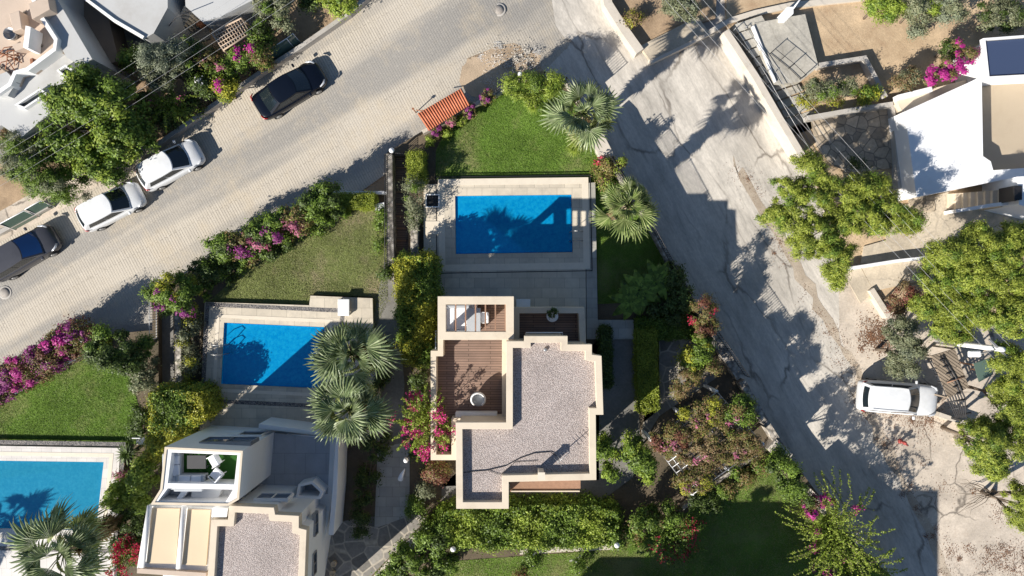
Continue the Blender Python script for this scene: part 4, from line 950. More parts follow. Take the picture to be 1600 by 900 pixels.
wallthing('garden_wall', 'narrow diagonal stone wall at the foot of the vine pergola', [(1066,795),(1125,750),(1200,700)], .22, .55, z=GZ, mat='stonewall')
wallthing('garden_wall', 'low wall under the long clipped hedge', [(812,862),(880,858),(960,854)], .35, .3, z=GZ)
wallthing('kerb_wall', 'pale diagonal kerb between paving and hedge at the bottom', [(590,905),(630,862),(690,806),(715,785)], .62, .18, z=GZ, mat='wallcap')
wallthing('kerb_wall', 'white kerb below the magenta bougainvillea', [(0,627),(70,585),(142,546)], .16, .25, z=GZ, mat='whitemetal')
wallthing('kerb_wall', 'street side kerb in front of the left garden', [(-100,634),(0,578),(128,508)], .2, .35, z=GZ, mat='kerb', h0=-.7)
wallthing('retaining_wall', 'wall at the back of the shaded parking pocket', [(520,301),(604,301)], .2, .25, z=GZ, mat='white', h0=-.7)
wallthing('passage_wall', 'stone wall with railing left of the stair passage', [(608,240),(609,330),(611,440)], .38, .75, z=GZ, mat='stonewall', h0=-.5)
railing('passage_railing', 'dark metal railing along the stair passage', [(*W(604, y, 2.4)[:2], 2.2) for y in (244, 320, 420)], .8, .12, post=2.2)
wallthing('passage_wall', 'pale rubble wall right of the stair passage below the shrub', [(647,330),(647,402)], .42, .7, z=GZ, mat='stonewall', h0=-.5)
wallthing('passage_wall', 'pale rubble wall east of the dark lower passage', [(277,490),(279,612)], .38, .7, z=GZ, mat='stonewall', h0=-.5)
railing('passage_railing', 'white railing at the head of the lower passage', [(*W(236, y, 2.2)[:2], 1.5) for y in (466, 500, 530)], .9, .15, mat='whitemetal')
# gate at head of passage
P = [(*W(x, 240, 2.0)[:2], 1.0) for x in (609, 638)]; railing('garden_gate', 'small metal gate at the top of the stair passage', P, 1.1, .1, cat='gate', post=3)
gt = thing('passage_steps', 'shallow brown steps inside the stair passage', 'steps', (*W(623, 350, 1.1)[:2], 1.06)); 
for k in range(8): x, y, _ = W(623.5, 262+k*19, 1.1); MB().box((x, y, 1.09+.012*k), (.95, .1, .05)).build('step_edge', M['timber'], gt)
wallthing('street_wall', 'low concrete wall along the upper edge of the street', [(236,232),(310,180),(400,117),(470,72),(545,20),(600,-30)], .26, .55, mat='kerb')
wallthing('street_wall', 'low wall left of the parked white cars', [(-80,398),(0,362),(74,322)], .26, .4, mat='kerb')
for pts, lab in (([(2,357),(40,336)], 'green glass fence panel at the far left'), ([(42,334),(66,320)], 'shorter green glass fence panel beside the bushes'), ([(418,88),(452,66)], 'green glass fence panel above the black car'), ([(452,66),(462,58)], 'tiny end panel of the glass fence above the black car')):
    a, b = [WG(*q, 1.2) for q in pts]; t = thing('glass_fence', lab, 'fence', (a[0], a[1], a[2]-1.2)); A = Vector((a[0], a[1], a[2]-1.2)); B = Vector((b[0], b[1], b[2]-1.2)); d = (B-A).normalized(); nn = Vector((-d.y, d.x, 0))
    g = MB(); g.add([A+Vector((0,0,.1)), B+Vector((0,0,.1)), B+Vector((0,0,1.1))+nn*.3, A+Vector((0,0,1.1))+nn*.3], [(0,1,2,3)]); g.build('pane', M['glassgreen'], t)
    f = MB().tube([A, A+Vector((0,0,1.15))+nn*.3, B+Vector((0,0,1.15))+nn*.3, B], .03, 5); f.build('frame', M['whitemetal'], t)
# east side walls
nw, NP = wallthing('plot_wall', 'thick beige wall running down to the road corner', [(944,-40),(950,5),(975,45),(1000,80)], .55, .9, mat='wallcap')
wallthing('plot_wall', 'low wall on the road side of the concrete ledge', [(1016,96),(1060,75),(1105,52),(1140,32)], .3, .5, mat='wallcap')
wallthing('plot_wall', 'wall crossing the top right between pole and dry garden', [(1140,32),(1180,20),(1235,8),(1350,-4)], .35, .5, mat='wallcap')
wl, WP = wallthing('plot_wall', 'long pale wall along the right side of the road', [(1134,48),(1180,118),(1218,184),(1254,244)], .42, 1.35, mat='wallcap')
railing('stair_railing', 'grey railing behind the long roadside wall', [(p[0]+.55, p[1]+.1, p[2]) for p in WP], .9, 1.6, r=.015, post=2.4, z0=.6, mat='metal')
railing('stair_railing', 'second grey railing of the roadside stairs', [(p[0]+1.3, p[1]+.3, p[2]) for p in WP], .9, 1.8, r=.015, post=2.4, z0=.3, mat='metal')
ss = thing('roadside_stairs', 'shaded concrete stairs between the long wall and the grey platform', 'steps', (*W(1190, 110, 0)[:2], 0)); st = MB()
for k in range(14):
    u = k/13; x = 1150+95*u; y = 38+175*u; st.prism(PW([(x-2, y), (x+40, y-14), (x+46, y-4), (x+4, y+12)], .9-.05*k), -.2, .9-.05*k)
st.build('stair_flight', M['slab'], ss)
wallthing('white_wall', 'slanting white wall edge left of the grey platform', [(1177,40),(1196,88),(1212,128)], .12, .6, z=.5, mat='whitemetal')
wallthing('planter_wall', 'concrete planter wall behind the long shrub', [(1280,102),(1352,90),(1384,152)], .32, .5, z=.4, mat='kerb')
wallthing('planter_wall', 'shaded wall above the stone patio', [(1262,184),(1330,172),(1396,162)], .28, .8, z=.3, mat='kerb')
wallthing('patio_wall', 'dark narrow wall between the stone patio and path', [(1395,160),(1402,225),(1406,295)], .2, .5, z=.42, mat='kerb')
wallthing('court_wall', 'white topped wall below the pale court', [(1325,420),(1400,408),(1480,399)], .2, .8, z=.2, mat='whiteroof')
wallthing('yard_wall', 'short white wall above the olive tree', [(1362,452),(1390,496)], .35, .6, mat='wallcap')
wallthing('yard_wall', 'pale yard wall below the white car', [(1468,648),(1520,665),(1500,690)], .3, .6, mat='wallcap')
# platform rail
railing('platform_rail', 'bent black rail on the grey platform', [W(1203,84,.95), W(1232,107,.95), W(1250,124,.95)], .9, .6, mat='blackmetal', post=1)
# old timber gate and fallen fence
t = thing('timber_shed', 'weathered plank roof beside the white car', 'shed', (*W(1485, 590, 0)[:2], 0)); q = PW([(1455,556),(1492,545),(1514,605),(1482,622)], 2.2)
MB().prism(q, 2.1, 2.2).build('plank_roof', M['oldwood'], t)
for p in q: MB().box((p[0], p[1], 1.05), (.1, .1, 2.1)).build('post', M['oldwood'], t)
MB().tube([W(1480,598,2.26), W(1508,588,2.26)], .04, 4).build('batten', M['timber'], t)
t = thing('metal_gate', 'dark folding bar gate in front of the white car', 'gate', (*W(1470, 600, 0)[:2], 0)); b = MB()
for k in range(7):
    o_ = k*4.2; b.tube([W(1450+o_*.9, 560-o_*.2, 1.9+.06*k), W(1467+o_, 590-o_*.1, 1.9+.06*k), W(1480+o_*1.1, 622, 1.9+.06*k), W(1494+o_*.6, 652, 1.9+.06*k)], .05, 4)
for k in range(9):
    yy = 566+k*10.5; xx = 1450+k*5.2; b.tube([W(xx, yy, 1.88), W(xx+26, yy-5, 2.3)], .06, 4)
b.build('bars', M['blackmetal'], t)
for q in ((1450,560),(1494,655)): x, y, _ = W(*q, 1); MB().box((x, y, .75), (.12, .12, 1.5)).build('post', M['blackmetal'], t)
plank = None
t = thing('tin_roof', 'pale green tin sheet beside the timber roof', 'roof', (*W(1540, 575, 0)[:2], 0)); MB().prism(PW([(1522,568),(1545,560),(1552,585),(1530,597)], 1.9), 1.84, 1.9).build('sheet', M['glassgreen'], t)
for q in ((1526,571),(1548,582)): x, y, _ = W(*q, 1.8); MB().box((x, y, .9), (.08, .08, 1.8)).build('post', M['timber'], t)

# ------------------------------------------------------------------ tiled shelter, trellis, pergola
SZ = 3.1
t = thing('tiled_shelter', 'small shelter with an orange clay tile roof beside the street', 'shelter', (*W(693, 170, SZ)[:2], .9))
q = [Vector((*W(x, y, SZ)[:2], SZ)) for x, y in ((652,178),(721,138),(734,162),(669,203))]; rf = MB(); n = 19
for k in range(n):
    u = (k+.5)/n; a = q[0].lerp(q[1], u) + Vector((0,0,.02)); b = q[3].lerp(q[2], u) - Vector((0,0,.25)); w = (q[1]-q[0]).length/n
    d = (q[1]-q[0]).normalized(); v = []; 
    for e in (a, b):
        for j in range(7): an = math.pi*j/6; v.append(e + d*(math.cos(an)*w*.36) + Vector((0,0,math.sin(an)*w*.42)))
    rf.add(v, [(j, j+1, j+8, j+7) for j in range(6)] + [(6,5,4,3,2,1,0), (7,8,9,10,11,12,13)], True)
rf.build('roof_tiles', M['tile'], t)
pl = MB(); pl.add([q[0]-Vector((0,0,.06)), q[1]-Vector((0,0,.06)), q[2]-Vector((0,0,.32)), q[3]-Vector((0,0,.32)), q[0]-Vector((0,0,.0)), q[1]-Vector((0,0,.0)), q[2]-Vector((0,0,.26)), q[3]-Vector((0,0,.26))], [(3,2,1,0),(4,5,6,7),(0,1,5,4),(1,2,6,5),(2,3,7,6),(3,0,4,7)])
pl.build('roof_board', M['rust'], t)
pc = PW([(660,182),(720,147),(726,160),(668,193)], SZ); MB().prism(pc, .8, SZ-.4).build('wall', M['cream'], t)
MB().tube([WG(664,173,1.9), WG(650,172,1.7)], .03, 5).build('bracket', M['rust'], t)
t = thing('barrier_post', 'thin dark post leaning beside the tiled shelter', 'post', WG(652,176)); a = WG(650,176,0); MB().tube([a, (a[0]-.05, a[1], a[2]+.9)], .035, 6).build('shaft', M['rust'], t); MB().box((a[0]-.05, a[1], a[2]+.95), (.14, .1, .1)).build('cap', M['rust'], t)
# garden trellis
t = thing('garden_trellis', 'pale timber trellis over the flower bed at the top', 'trellis', (*W(362, 55, 2)[:2], 1)); q = [Vector(W(x, y, 3.4)) for x, y in ((331,52),(377,28),(391,52),(349,78))]; b = MB()
MB().tube([q[0], q[1], q[2], q[3], q[0]], .06, 5).build('frame', M['paletimber'], t)
for k in range(1, 11): u = k/11; b.tube([q[0].lerp(q[1], u), q[3].lerp(q[2], u)], .025, 4)
for k in range(1, 5): u = k/5; b.tube([q[0].lerp(q[3], u)+Vector((0,0,.03)), q[1].lerp(q[2], u)+Vector((0,0,.03))], .025, 4)
b.build('lattice', M['paletimber'], t)
for p in q: MB().box((p.x, p.y, 2.1), (.1, .1, 2.5)).build('post', M['paletimber'], t)
# vine pergola
VZ = 4.1
t = thing('vine_pergola', 'white lattice pergola overgrown with vines near the road', 'pergola', (*W(1100, 690, VZ)[:2], GZ)); q = [Vector(W(x, y, VZ)) for x, y in ((1018,688),(1120,612),(1192,694),(1082,772))]; b = MB()
for k in range(15): u = k/14; b.tube([q[0].lerp(q[1], u), q[3].lerp(q[2], u)], .035, 4)
for k in range(11): u = k/10; b.tube([q[0].lerp(q[3], u)+Vector((0,0,.05)), q[1].lerp(q[2], u)+Vector((0,0,.05))], .035, 4)
b.build('lattice', M['metal'], t)
for u in (0, .5, 1):
    for w in (0, 1): p = q[0].lerp(q[1], u).lerp(q[3].lerp(q[2], u), w); MB().box((p.x, p.y, (GZ+VZ)/2), (.16, .16, VZ-GZ)).build('post', M['whitemetal'], t)

# ------------------------------------------------------------------ vehicles
def carpx(px, py, head, L, Wc, Hc, mat, kind, name, label, group='cars parked along the street', off=0, **k):
    x, y, z = WG(px, py, .7); return car(name, label, (x, y, z-.7+off), R(head), L, Wc, Hc, M[mat], kind, group, **k)
carpx(452, 140, 31.5, 4.55, 1.85, 1.45, 'carblack', 'sedan', 'parked_car', 'black saloon parked alone at the top of the street')
carpx(266, 257, 28.5, 4.0, 1.78, 1.5, 'carwhite', 'hatch', 'parked_car', 'white hatchback parked nearest the tall green bushes, front of the queue')
carpx(173, 322, 26.5, 4.0, 1.76, 1.48, 'carwhite', 'hatch', 'parked_car', 'white hatchback parked between the grey car and the other white car')
carpx(35, 395, 30.5, 4.45, 1.85, 1.55, 'cargrey', 'hatch', 'parked_car', 'dark grey car with bright blue sunshade behind its windscreen', shade=True)
carpx(1403, 622, -4.5, 4.95, 2.0, 1.72, 'carwhite', 'suv', 'parked_car', 'large white estate car with roof rails parked in the yard on the right', group=None, off=.012)

# ------------------------------------------------------------------ small street things
for (px, py, z, lab) in ((8, 457, None, 'round iron manhole cover at the left edge of the street'), (780, 15, None, 'round iron manhole cover at the top of the street')):
    x, y, zz = WG(px, py, .006); t = thing('manhole_cover', lab, 'manhole cover', (x, y, zz), 0, 'manhole covers in the street'); MB().lathe((x, y, zz), [(.42, 0), (.42, .012), (.36, .016)], 24).build('frame', M['kerb'], t); MB().lathe((x, y, zz+.014), [(.3, 0), (.3, .012), (.1, .0121), (.09, .016)], 24).build('lid', M['ironlid'], t)
def lamp(px, py, zb, h, lab):
    x, y, _ = W(px, py, zb+h); t = thing('garden_lamp', lab, 'lamp', (x, y, zb), 0, 'white globe lamps in the gardens')
    MB().tube([(x, y, zb-.1), (x, y, zb+h-.15)], .03, 8).build('pole', M['blackmetal'], t); MB().lathe((x, y, zb+h-.18), [(.07, 0), (.09, .05), (.07, .08)], 12).build('collar', M['blackmetal'], t)
    MB().lathe((x, y, zb+h), [(.03, -.15), (.1, -.115), (.15, -.04), (.16, .02), (.13, .09), (.07, .14), (.01, .16)], 16).build('globe', M['globe'], t)
for a in ((612, 235, 1.9, .9, 'white globe lamp at the top of the stair passage'), (237, 463, 1.5, 1.6, 'white globe lamp beside the round flowering bush'), (128, 531, 1.5, 1.5, 'white globe lamp at the end of the magenta bougainvillea'), (634, 719, 1.5, 2.0, 'white globe lamp above the drying rack'), (708, 858, 1.5, 2.0, 'white globe lamp at the left end of the bottom hedge'), (964, 852, 1.5, 2.0, 'white globe lamp at the right end of the bottom hedge'), (813, 116, 1.6, 1.5, 'white globe lamp on the curved wall at the lawn tip')): lamp(*a)
# drying rack / folded parasol
x, y, _ = W(627, 743, 3.2); t = thing('closed_parasol', 'folded white parasol leaning on the slab path', 'parasol', (x, y, GZ)); MB().tube([(x-.1, y-.3, 2.9), (x, y, 3.1), (x+.22, y+.42, 3.3)], [.16, .12, .02], 8).build('canopy', M['cloth'], t); MB().tube([(x-.1, y-.32, GZ), (x-.08, y-.28, 3.2)], .025, 6).build('pole', M['whitemetal'], t)
# yellow pots bottom
for k, (px, py, c) in enumerate(((521, 882, 'yellow ringed pot standing by the lower villa wall'), (519, 897, 'second yellow pot nearest the bottom edge by the lower villa'))):
    x, y, _ = W(px, py, 1.9); t = thing('plant_pot', c, 'pot', (x, y, GZ+.03)); MB().lathe((x, y, GZ+.03), [(.12, 0), (.17, .3), (.18, .34), (.14, .34), (.13, .26)], 16).build('pot', M['awning'], t); MB().lathe((x, y, GZ+.25), [(.135, 0), (.12, .03)], 14).build('soil', M['mulch'], t)
# hydrant
x, y, z = WG(1413, 692, .5); t = thing('fire_hydrant', 'small red hydrant standing in the pale yard', 'hydrant', (x, y, z-.5)); z -= .5
MB().lathe((x, y, z), [(.15, 0), (.15, .05), (.09, .07), (.09, .5), (.12, .52), (.12, .58), (.07, .66), (.03, .7)], 14).build('barrel', M['redplastic'], t); MB().tube([(x-.2, y+.05, z+.42), (x+.2, y-.05, z+.42)], .055, 8).build('outlet', M['redplastic'], t); MB().tube([(x+.1, y-.05, z+.03), (x+.5, y-.3, z+.03)], .03, 6).build('hose', M['redplastic'], t)
# blue-white box in garden near pool 2 lawn
x, y, _ = W(594, 323, 1.8); t = thing('utility_box', 'pale turquoise box at the corner of the dry lawn', 'box', (x, y, GZ)); MB().rbox((x, y, GZ+.2), (.55, .35, .4), .04, .2).build('box', M['glassblue'], t); MB().rbox((x, y, GZ+.42), (.6, .4, .05), .02, .2).build('lid', M['whitemetal'], t)
x, y, _ = W(220, 688, 1.9); t = thing('garden_chair', 'white chair beside the spiky sago plant', 'chair', (x, y, GZ)); MB().rbox((x, y, GZ+.42), (.5, .5, .06), .02).build('seat', M['whitemetal'], t); MB().rbox((x, y+.24, GZ+.7), (.5, .06, .5), .02).build('backrest', M['whitemetal'], t)
for sx in (-.2, .2):
    for sy in (-.2, .2): MB().box((x+sx, y+sy, GZ+.2), (.05, .05, .4)).build('leg', M['whitemetal'], t)
# ------------------------------------------------------------------ terrace furniture
def sofa(label, px, py, z, w, d, rz, group=None):
    t = thing('sofa', label, 'sofa', (*W(px, py, z)[:2], z), rz, group)
    MB().rbox((0, 0, .2), (w, d, .36), .05).build('base', M['greycloth'], t, world=False)
    n = max(1, round(w/.75)); cw = w/n
    for k in range(n): MB().rbox((-w/2+cw*(k+.5), -.06, .43), (cw-.03, d-.22, .14), .05).build('seat_cushion', M['cloth'], t, world=False)
    MB().rbox((0, d/2-.09, .48), (w, .18, .55), .05).build('backrest', M['greycloth'], t, world=False)
    for s in (-1, 1): MB().rbox((s*(w/2-.08), 0, .42), (.16, d, .42), .04).build('armrest', M['greycloth'], t, world=False)
    return t
def table(label, px, py, z, w, d, h, mat, rz=0):
    t = thing('table', label, 'table', (*W(px, py, z+h)[:2], z), rz); MB().rbox((0, 0, h-.02), (w, d, .05), .02).build('table_top', M[mat], t, world=False)
    for sx in (-1, 1):
        for sy in (-1, 1): MB().box((sx*(w/2-.06), sy*(d/2-.06), h/2-.02), (.05, .05, h-.04)).build('leg', M['metal'], t, world=False)
    return t
def chair(label, px, py, z, rz, mat='cloth', group='garden chairs on the terraces'):
    t = thing('armchair', label, 'chair', (*W(px, py, z+.4)[:2], z), rz, group)
    MB().rbox((0, 0, .42), (.56, .54, .1), .04).build('seat', M[mat], t, world=False); MB().rbox((0, .27, .66), (.56, .08, .5), .03).build('backrest', M[mat], t, world=False)
    for s in (-1, 1):
        MB().tube([(s*.28, -.24, .05), (s*.29, -.24, .62), (s*.29, .25, .66)], .022, 6).build('armrest', M['whitemetal'], t, world=False)
        for q in (-.23, .23): MB().box((s*.24, q, .19), (.04, .04, .38)).build('leg', M['whitemetal'], t, world=False)
    return t
T0 = TZ-.8
sofa('grey sofa with white cushions under the upper end of the villa pergola', 712, 488, T0, 1.7, .85, R(0))
sofa('grey sofa with white cushions nearer the wooden terrace, under the pergola', 711, 508, T0, 1.7, .85, R(180))
table('long pale grey table under the villa pergola', 740, 500, T0, .75, 1.3, .74, 'greycloth')
for a, b, r, l in ((737, 481, 0, 'white chair at the upper end of the pergola table'), (755, 496, -90, 'white armchair on the right of the pergola table'), (736, 515, 180, 'white chair at the lower end of the pergola table')): chair(l, a, b, T0, R(r))
x, y, _ = W(747, 626, T0+.7); t = thing('egg_chair', 'rounded white pod chair alone on the wooden terrace', 'chair', (x, y, T0))
sh_ = MB(); v = []; ff = []; nu, nv = 20, 8                # open shell
for j in range(nv+1):
    for i in range(nu+1):
        a = -R(150)+R(300)*i/nu + R(90); b = j/nv; r = .43*math.sin(R(35)+R(85)*b); v.append((x + r*math.cos(a), y + r*math.sin(a) + .08*b, T0+.15 + .85*b*(1 - .25*abs(i/nu-.5)*2)))
for j in range(nv):
    for i in range(nu): a = j*(nu+1)+i; ff.append((a, a+1, a+nu+2, a+nu+1))
sh_.add(v, ff, True); o = sh_.build('shell', M['whitemetal'], t); so_ = o.modifiers.new('s', 'SOLIDIFY'); so_.thickness = .06
MB().lathe((x, y, T0+.12), [(.18, -.1), (.26, 0), (.38, .2), (.34, .28), (.05, .3)], 20).build('seat_cushion', M['greycloth'], t)
x, y, _ = W(863, 494, 4.8); t = thing('round_table', 'round white table on the shaded lower balcony', 'table', (x, y, 4.1)); MB().lathe((x, y, 4.1), [(.2, 0), (.05, .03), (.04, .66), (.32, .69), (.33, .72), (.31, .73)], 20).build('table_top', M['whitemetal'], t)
plant('potted_plant', 'dark bushy plant on the round balcony table', 'plant', [(863,488,7,7,5.15,.2)], 4.83, 'l_dark', 350, .12, .06, trunk=True, tr=.02, cs=.12)
for k, (px, lab) in enumerate(((812, 'left one of two white loungers below the pool deck edge'), (823, 'right one of two white loungers below the pool deck edge'))):
    x, y, _ = W(px, 474, 2.1); t = thing('deck_chair', lab, 'chair', (x, y, DZ), 0, 'pair of white chairs on the pool deck')
    MB().rbox((x, y, DZ+.38), (.42, .5, .07), .02).build('seat', M['cloth'], t); MB().rbox((x, y-.24, DZ+.62), (.42, .06, .45), .02).build('backrest', M['cloth'], t)
    for sx in (-.17, .17):
        for sy in (-.2, .2): MB().box((x+sx, y+sy, DZ+.18), (.04, .04, .36)).build('leg', M['whitemetal'], t)
# lounge furniture
L0 = UZ-.95
sofa('white corner sofa side along the left wall of the turf lounge', 276, 732, L0, 1.9, .8, R(90))
sofa('white corner sofa side along the bottom of the turf lounge', 304, 750, L0+.013, 1.5, .8, R(180))
table('dark square table on the turf lounge', 307, 722, L0, 1.0, .7, .45, 'blackmetal')
chair('white chair in the turf lounge, the upper one', 336, 719, L0, R(-60)); chair('white chair in the turf lounge, the lower one', 339, 741, L0, R(-130))
# ------------------------------------------------------------------ pole and power lines
def wires(name, label, A, B, offs, sag, n=18, r=.006, group=None):
    for k, (o, lab) in enumerate(offs):
        a = Vector(A) + Vector(o); b = Vector(B) + Vector(o); pts = [a.lerp(b, i/n) - Vector((0, 0, sag*4*(i/n)*(1-i/n))) for i in range(n+1)]
        t = MB().tube(pts, r, 4).build(name, M['wire']); tag(t, lab, 'power line', group)
pole = thing('utility_pole', 'white concrete pole leaning out of the pines at the right', 'pole', W(1484, 541, 0)); P0 = Vector(W(1484, 541, 0)); P1_ = Vector((*W(1568, 546, 5.6)[:2], 5.6)); P0.x, P0.y = (P1_.x - .25, P1_.y + .05)
pole.location = P0
MB().tube([P0, P0.lerp(P1_, .5), P1_], [.2, .17, .14], 8).build('shaft', M['whiteroof'], pole)
MB().box((P1_.x-.05, P1_.y, 5.3), (1.5, .1, .12), R(-45)).build('crossarm', M['metal'], pole)
q = Vector(W(1527, 553, 5.0)); MB().tube([P1_-Vector((0,0,.4)), q + Vector((.2, .05, .1)), q], .04, 6).build('lamp_arm', M['metal'], pole); MB().rbox(tuple(q - Vector((.15, 0, 0))), (.7, .36, .16), .08).build('lamp_head', M['globe'], pole)
A = (*W(1040, -30, 5.2)[:2], 5.2)
nums = ['leftmost', 'second', 'middle', 'fourth', 'rightmost']
wires('power_line', '', A, tuple(P1_), [((-.5+.42*k, -.5+.34*k, -.1 if k % 2 else 0), f'{nums[k]} of the five power lines crossing the right side trees') for k in range(5)], .35, group='power lines over the road')
A = (*W(-60, 290, 5)[:2], 5.4); B = (*W(470, -45, 5)[:2], 5.4)
wires('power_line', '', A, B, [((-.35+.3*k, .5-.38*k, 0), f'{["upper left", "second", "middle", "fourth", "lower right"][k]} of the five power lines over the top left trees') for k in range(5)], .3, group='power lines over the top left garden')
t = thing('roof_pole', 'square white pole top beside the top right plot wall', 'pole', W(1234, 14, 0)); x, y, _ = W(1235, 16, 2.4); MB().box((x, y, 1.2), (.36, .4, 2.4)).build('shaft', M['whiteroof'], t); MB().tube([(x+.1, y, 2.3), (x+.6, y+.7, 2.6)], .05, 6).build('arm', M['white'], t)

# ------------------------------------------------------------------ palms
palm('tall fan palm at the top right corner of the upper lawn', 912, 177, 7.2, GZ, 1.85, 'l_palm', 3)
palm('tall fan palm right of the large pool, beside the road', 980, 322, 7.2, GZ, 1.8, 'l_palm2', 8, trunk_r=.22)
palm('upper one of the two silvery palms left of the main villa', 548, 553, 7.3, GZ, 2.25, 'l_palm', 21, n=26)
palm('lower one of the two silvery palms left of the main villa', 547, 640, 7.0, GZ, 2.3, 'l_palm', 34, n=26)
palm('silvery fan palm at the bottom left beside the left pool', 100, 862, 7.0, GZ, 2.5, 'l_palm', 55, n=26)
palm('fan palm beyond the left edge whose shadow crosses the left pool', -36.5, -19.6, 7.0, GZ, 2.0, 'l_palm', 70)
rosette('sago_palm', 'round dark spiky plant at the corner of the left pool', 'plant', 200, 709, GZ, .9, .95, 60, 'l_dark', width=.045)
rosette('agave', 'yellow green grassy tuft on the upper lawn edge', 'plant', 833, 168, GZ, .3, .5, 70, 'l_bright', width=.02, seed=5)
rosette('agave', 'yellow green grassy tuft left of the upper right palm wall', 'plant', 897, 232, GZ, .4, .6, 80, 'l_bright', width=.02, seed=6)
t = None
for i, (px, py, lab) in enumerate(((1000,452,'banana plant left in the dark bed beside the road'), (1024,440,'banana plant with broad leaves near the garden wall'), (985,470,'small banana plant at the edge of the dark lawn'))):
    rng = np.random.default_rng(40+i); x, y, _ = W(px, py, 2.6); t = thing('banana_plant', lab, 'plant', (x, y, GZ), 0, 'banana plants in the dark bed'); V = []
    for k in range(9):
        az = k*2.4+i; d = Vector((math.cos(az), math.sin(az), 0)); s = Vector((-math.sin(az), math.cos(az), 0)); r = rng.uniform(1.0, 1.5); p0 = Vector((0, 0, 1.3))
        for j in range(7):
            f0, f1 = j/7, (j+1)/7; w0, w1 = .27*math.sin(math.pi*min(1, f0*.9+.08)), .27*math.sin(math.pi*min(.98, f1*.9+.08)); A_ = p0 + d*r*f0 + Vector((0, 0, .8*f0 - 1.1*f0*f0)); B_ = p0 + d*r*f1 + Vector((0, 0, .8*f1 - 1.1*f1*f1))
            V += [A_, A_+s*w0+Vector((0,0,.05)), B_+s*w1+Vector((0,0,.05)), B_, B_, B_-s*w1+Vector((0,0,.05)), A_-s*w0+Vector((0,0,.05)), A_]
    link('leaves', quads_mesh('leaves', np.array([tuple(v) for v in V])), M['l_green'], t, world=False); MB().tube([(0,0,-.1), (0,0,.7), (0,0,1.35)], [.12, .1, .06], 8).build('stem', M['l_green'], t, world=False)
# ------------------------------------------------------------------ hedges
G = GZ
hedge('hedge', 'narrow clipped hedge at the left edge of the upper lawn', [(637,236),(661,236),(661,286),(637,286)], 3.0, G, 'l_hedge', 1200, .09, .05)
hedge('hedge', 'clipped hedge box above the dry lawn', [(520,302),(585,302),(585,325),(520,325)], 2.3, G, 'l_hedge', 1200, .09, .05, leaf2=('l_bright', .3))
hedge('hedge', 'small clipped hedge block at the end of the bougainvillea', [(140,529),(160,529),(160,556),(142,558)], 2.4, G, 'l_hedge', 1200, .09, .05)
hedge('hedge', 'tall yellow green hedge left of the pool deck', [(621,402),(676,399),(679,470),(675,540),(672,569),(640,569),(628,560),(622,480)], 4.0, G, 'l_green', 800, .15, .08, leaf2=('l_yellow', .55), rough=.16)
hedge('hedge', 'thick bright hedge block above the lower villa', [(234,615),(262,609),(316,612),(320,650),(292,662),(268,690),(238,716),(236,660)], 4.0, G, 'l_yellow', 850, .15, .08, leaf2=('l_green', .45), rough=.16)
hedge('hedge', 'long leafy hedge below the main villa', [(700,796),(760,790),(850,788),(930,790),(965,800),(968,850),(900,856),(760,858),(700,852),(660,830)], 3.0, G, 'l_green', 800, .15, .09, leaf2=('l_bright', .4), rough=.2)
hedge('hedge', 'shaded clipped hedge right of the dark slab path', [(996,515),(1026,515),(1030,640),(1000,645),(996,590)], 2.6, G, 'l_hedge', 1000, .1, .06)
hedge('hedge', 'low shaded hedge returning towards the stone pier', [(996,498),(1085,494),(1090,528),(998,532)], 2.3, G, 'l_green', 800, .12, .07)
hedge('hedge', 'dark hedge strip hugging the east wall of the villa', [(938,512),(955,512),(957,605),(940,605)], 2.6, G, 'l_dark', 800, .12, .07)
# ------------------------------------------------------------------ shrubs and trees
plant('shrub', 'grey green shrub beside the stair passage', 'shrub', [(648,305,16,32,2.9,.8),(650,340,12,20,2.7,.7)], G, 'l_olive', 2600, .14, .05, leaf2=('l_green', .3))
plant('shrub', 'round clipped bush with purple flowers at the passage head', 'shrub', [(276,462,40,33,3.2,1.3)], G, 'l_green', 9000, .14, .08, leaf2=('l_yellow', .4), flowers=('f_purple', 420, .14, [(300,488,10),(262,480,8),(290,465,7),(270,452,6)]))
plant('shrub', 'big round dark green tree above the left lawn', 'tree', [(188,546,42,36,4.0,1.9),(206,558,26,24,3.6,1.4)], G, 'l_dark', 11000, .15, .08, leaf2=('l_green', .5), tr=.1)
plant('bush', 'ragged bush below the round dark tree', 'shrub', [(222,600,22,18,2.2,.6),(232,580,18,20,2.2,.6)], G, 'l_olive', 2400, .15, .07, leaf2=('l_dark', .5))
plant('bush', 'dark leafy bush between the left lawn and the bright hedge', 'shrub', [(222,650,16,24,2.2,.7),(216,672,12,14,2.0,.5)], G, 'l_dark', 2200, .15, .08)
plant('bush', 'thin grey green shrubs beside the middle pool wall', 'shrub', [(296,530,14,26,2.2,.7),(298,575,12,24,2.1,.6),(300,500,12,16,2.2,.6)], G, 'l_olive', 3000, .14, .06, leaf2=('l_yellow', .35))
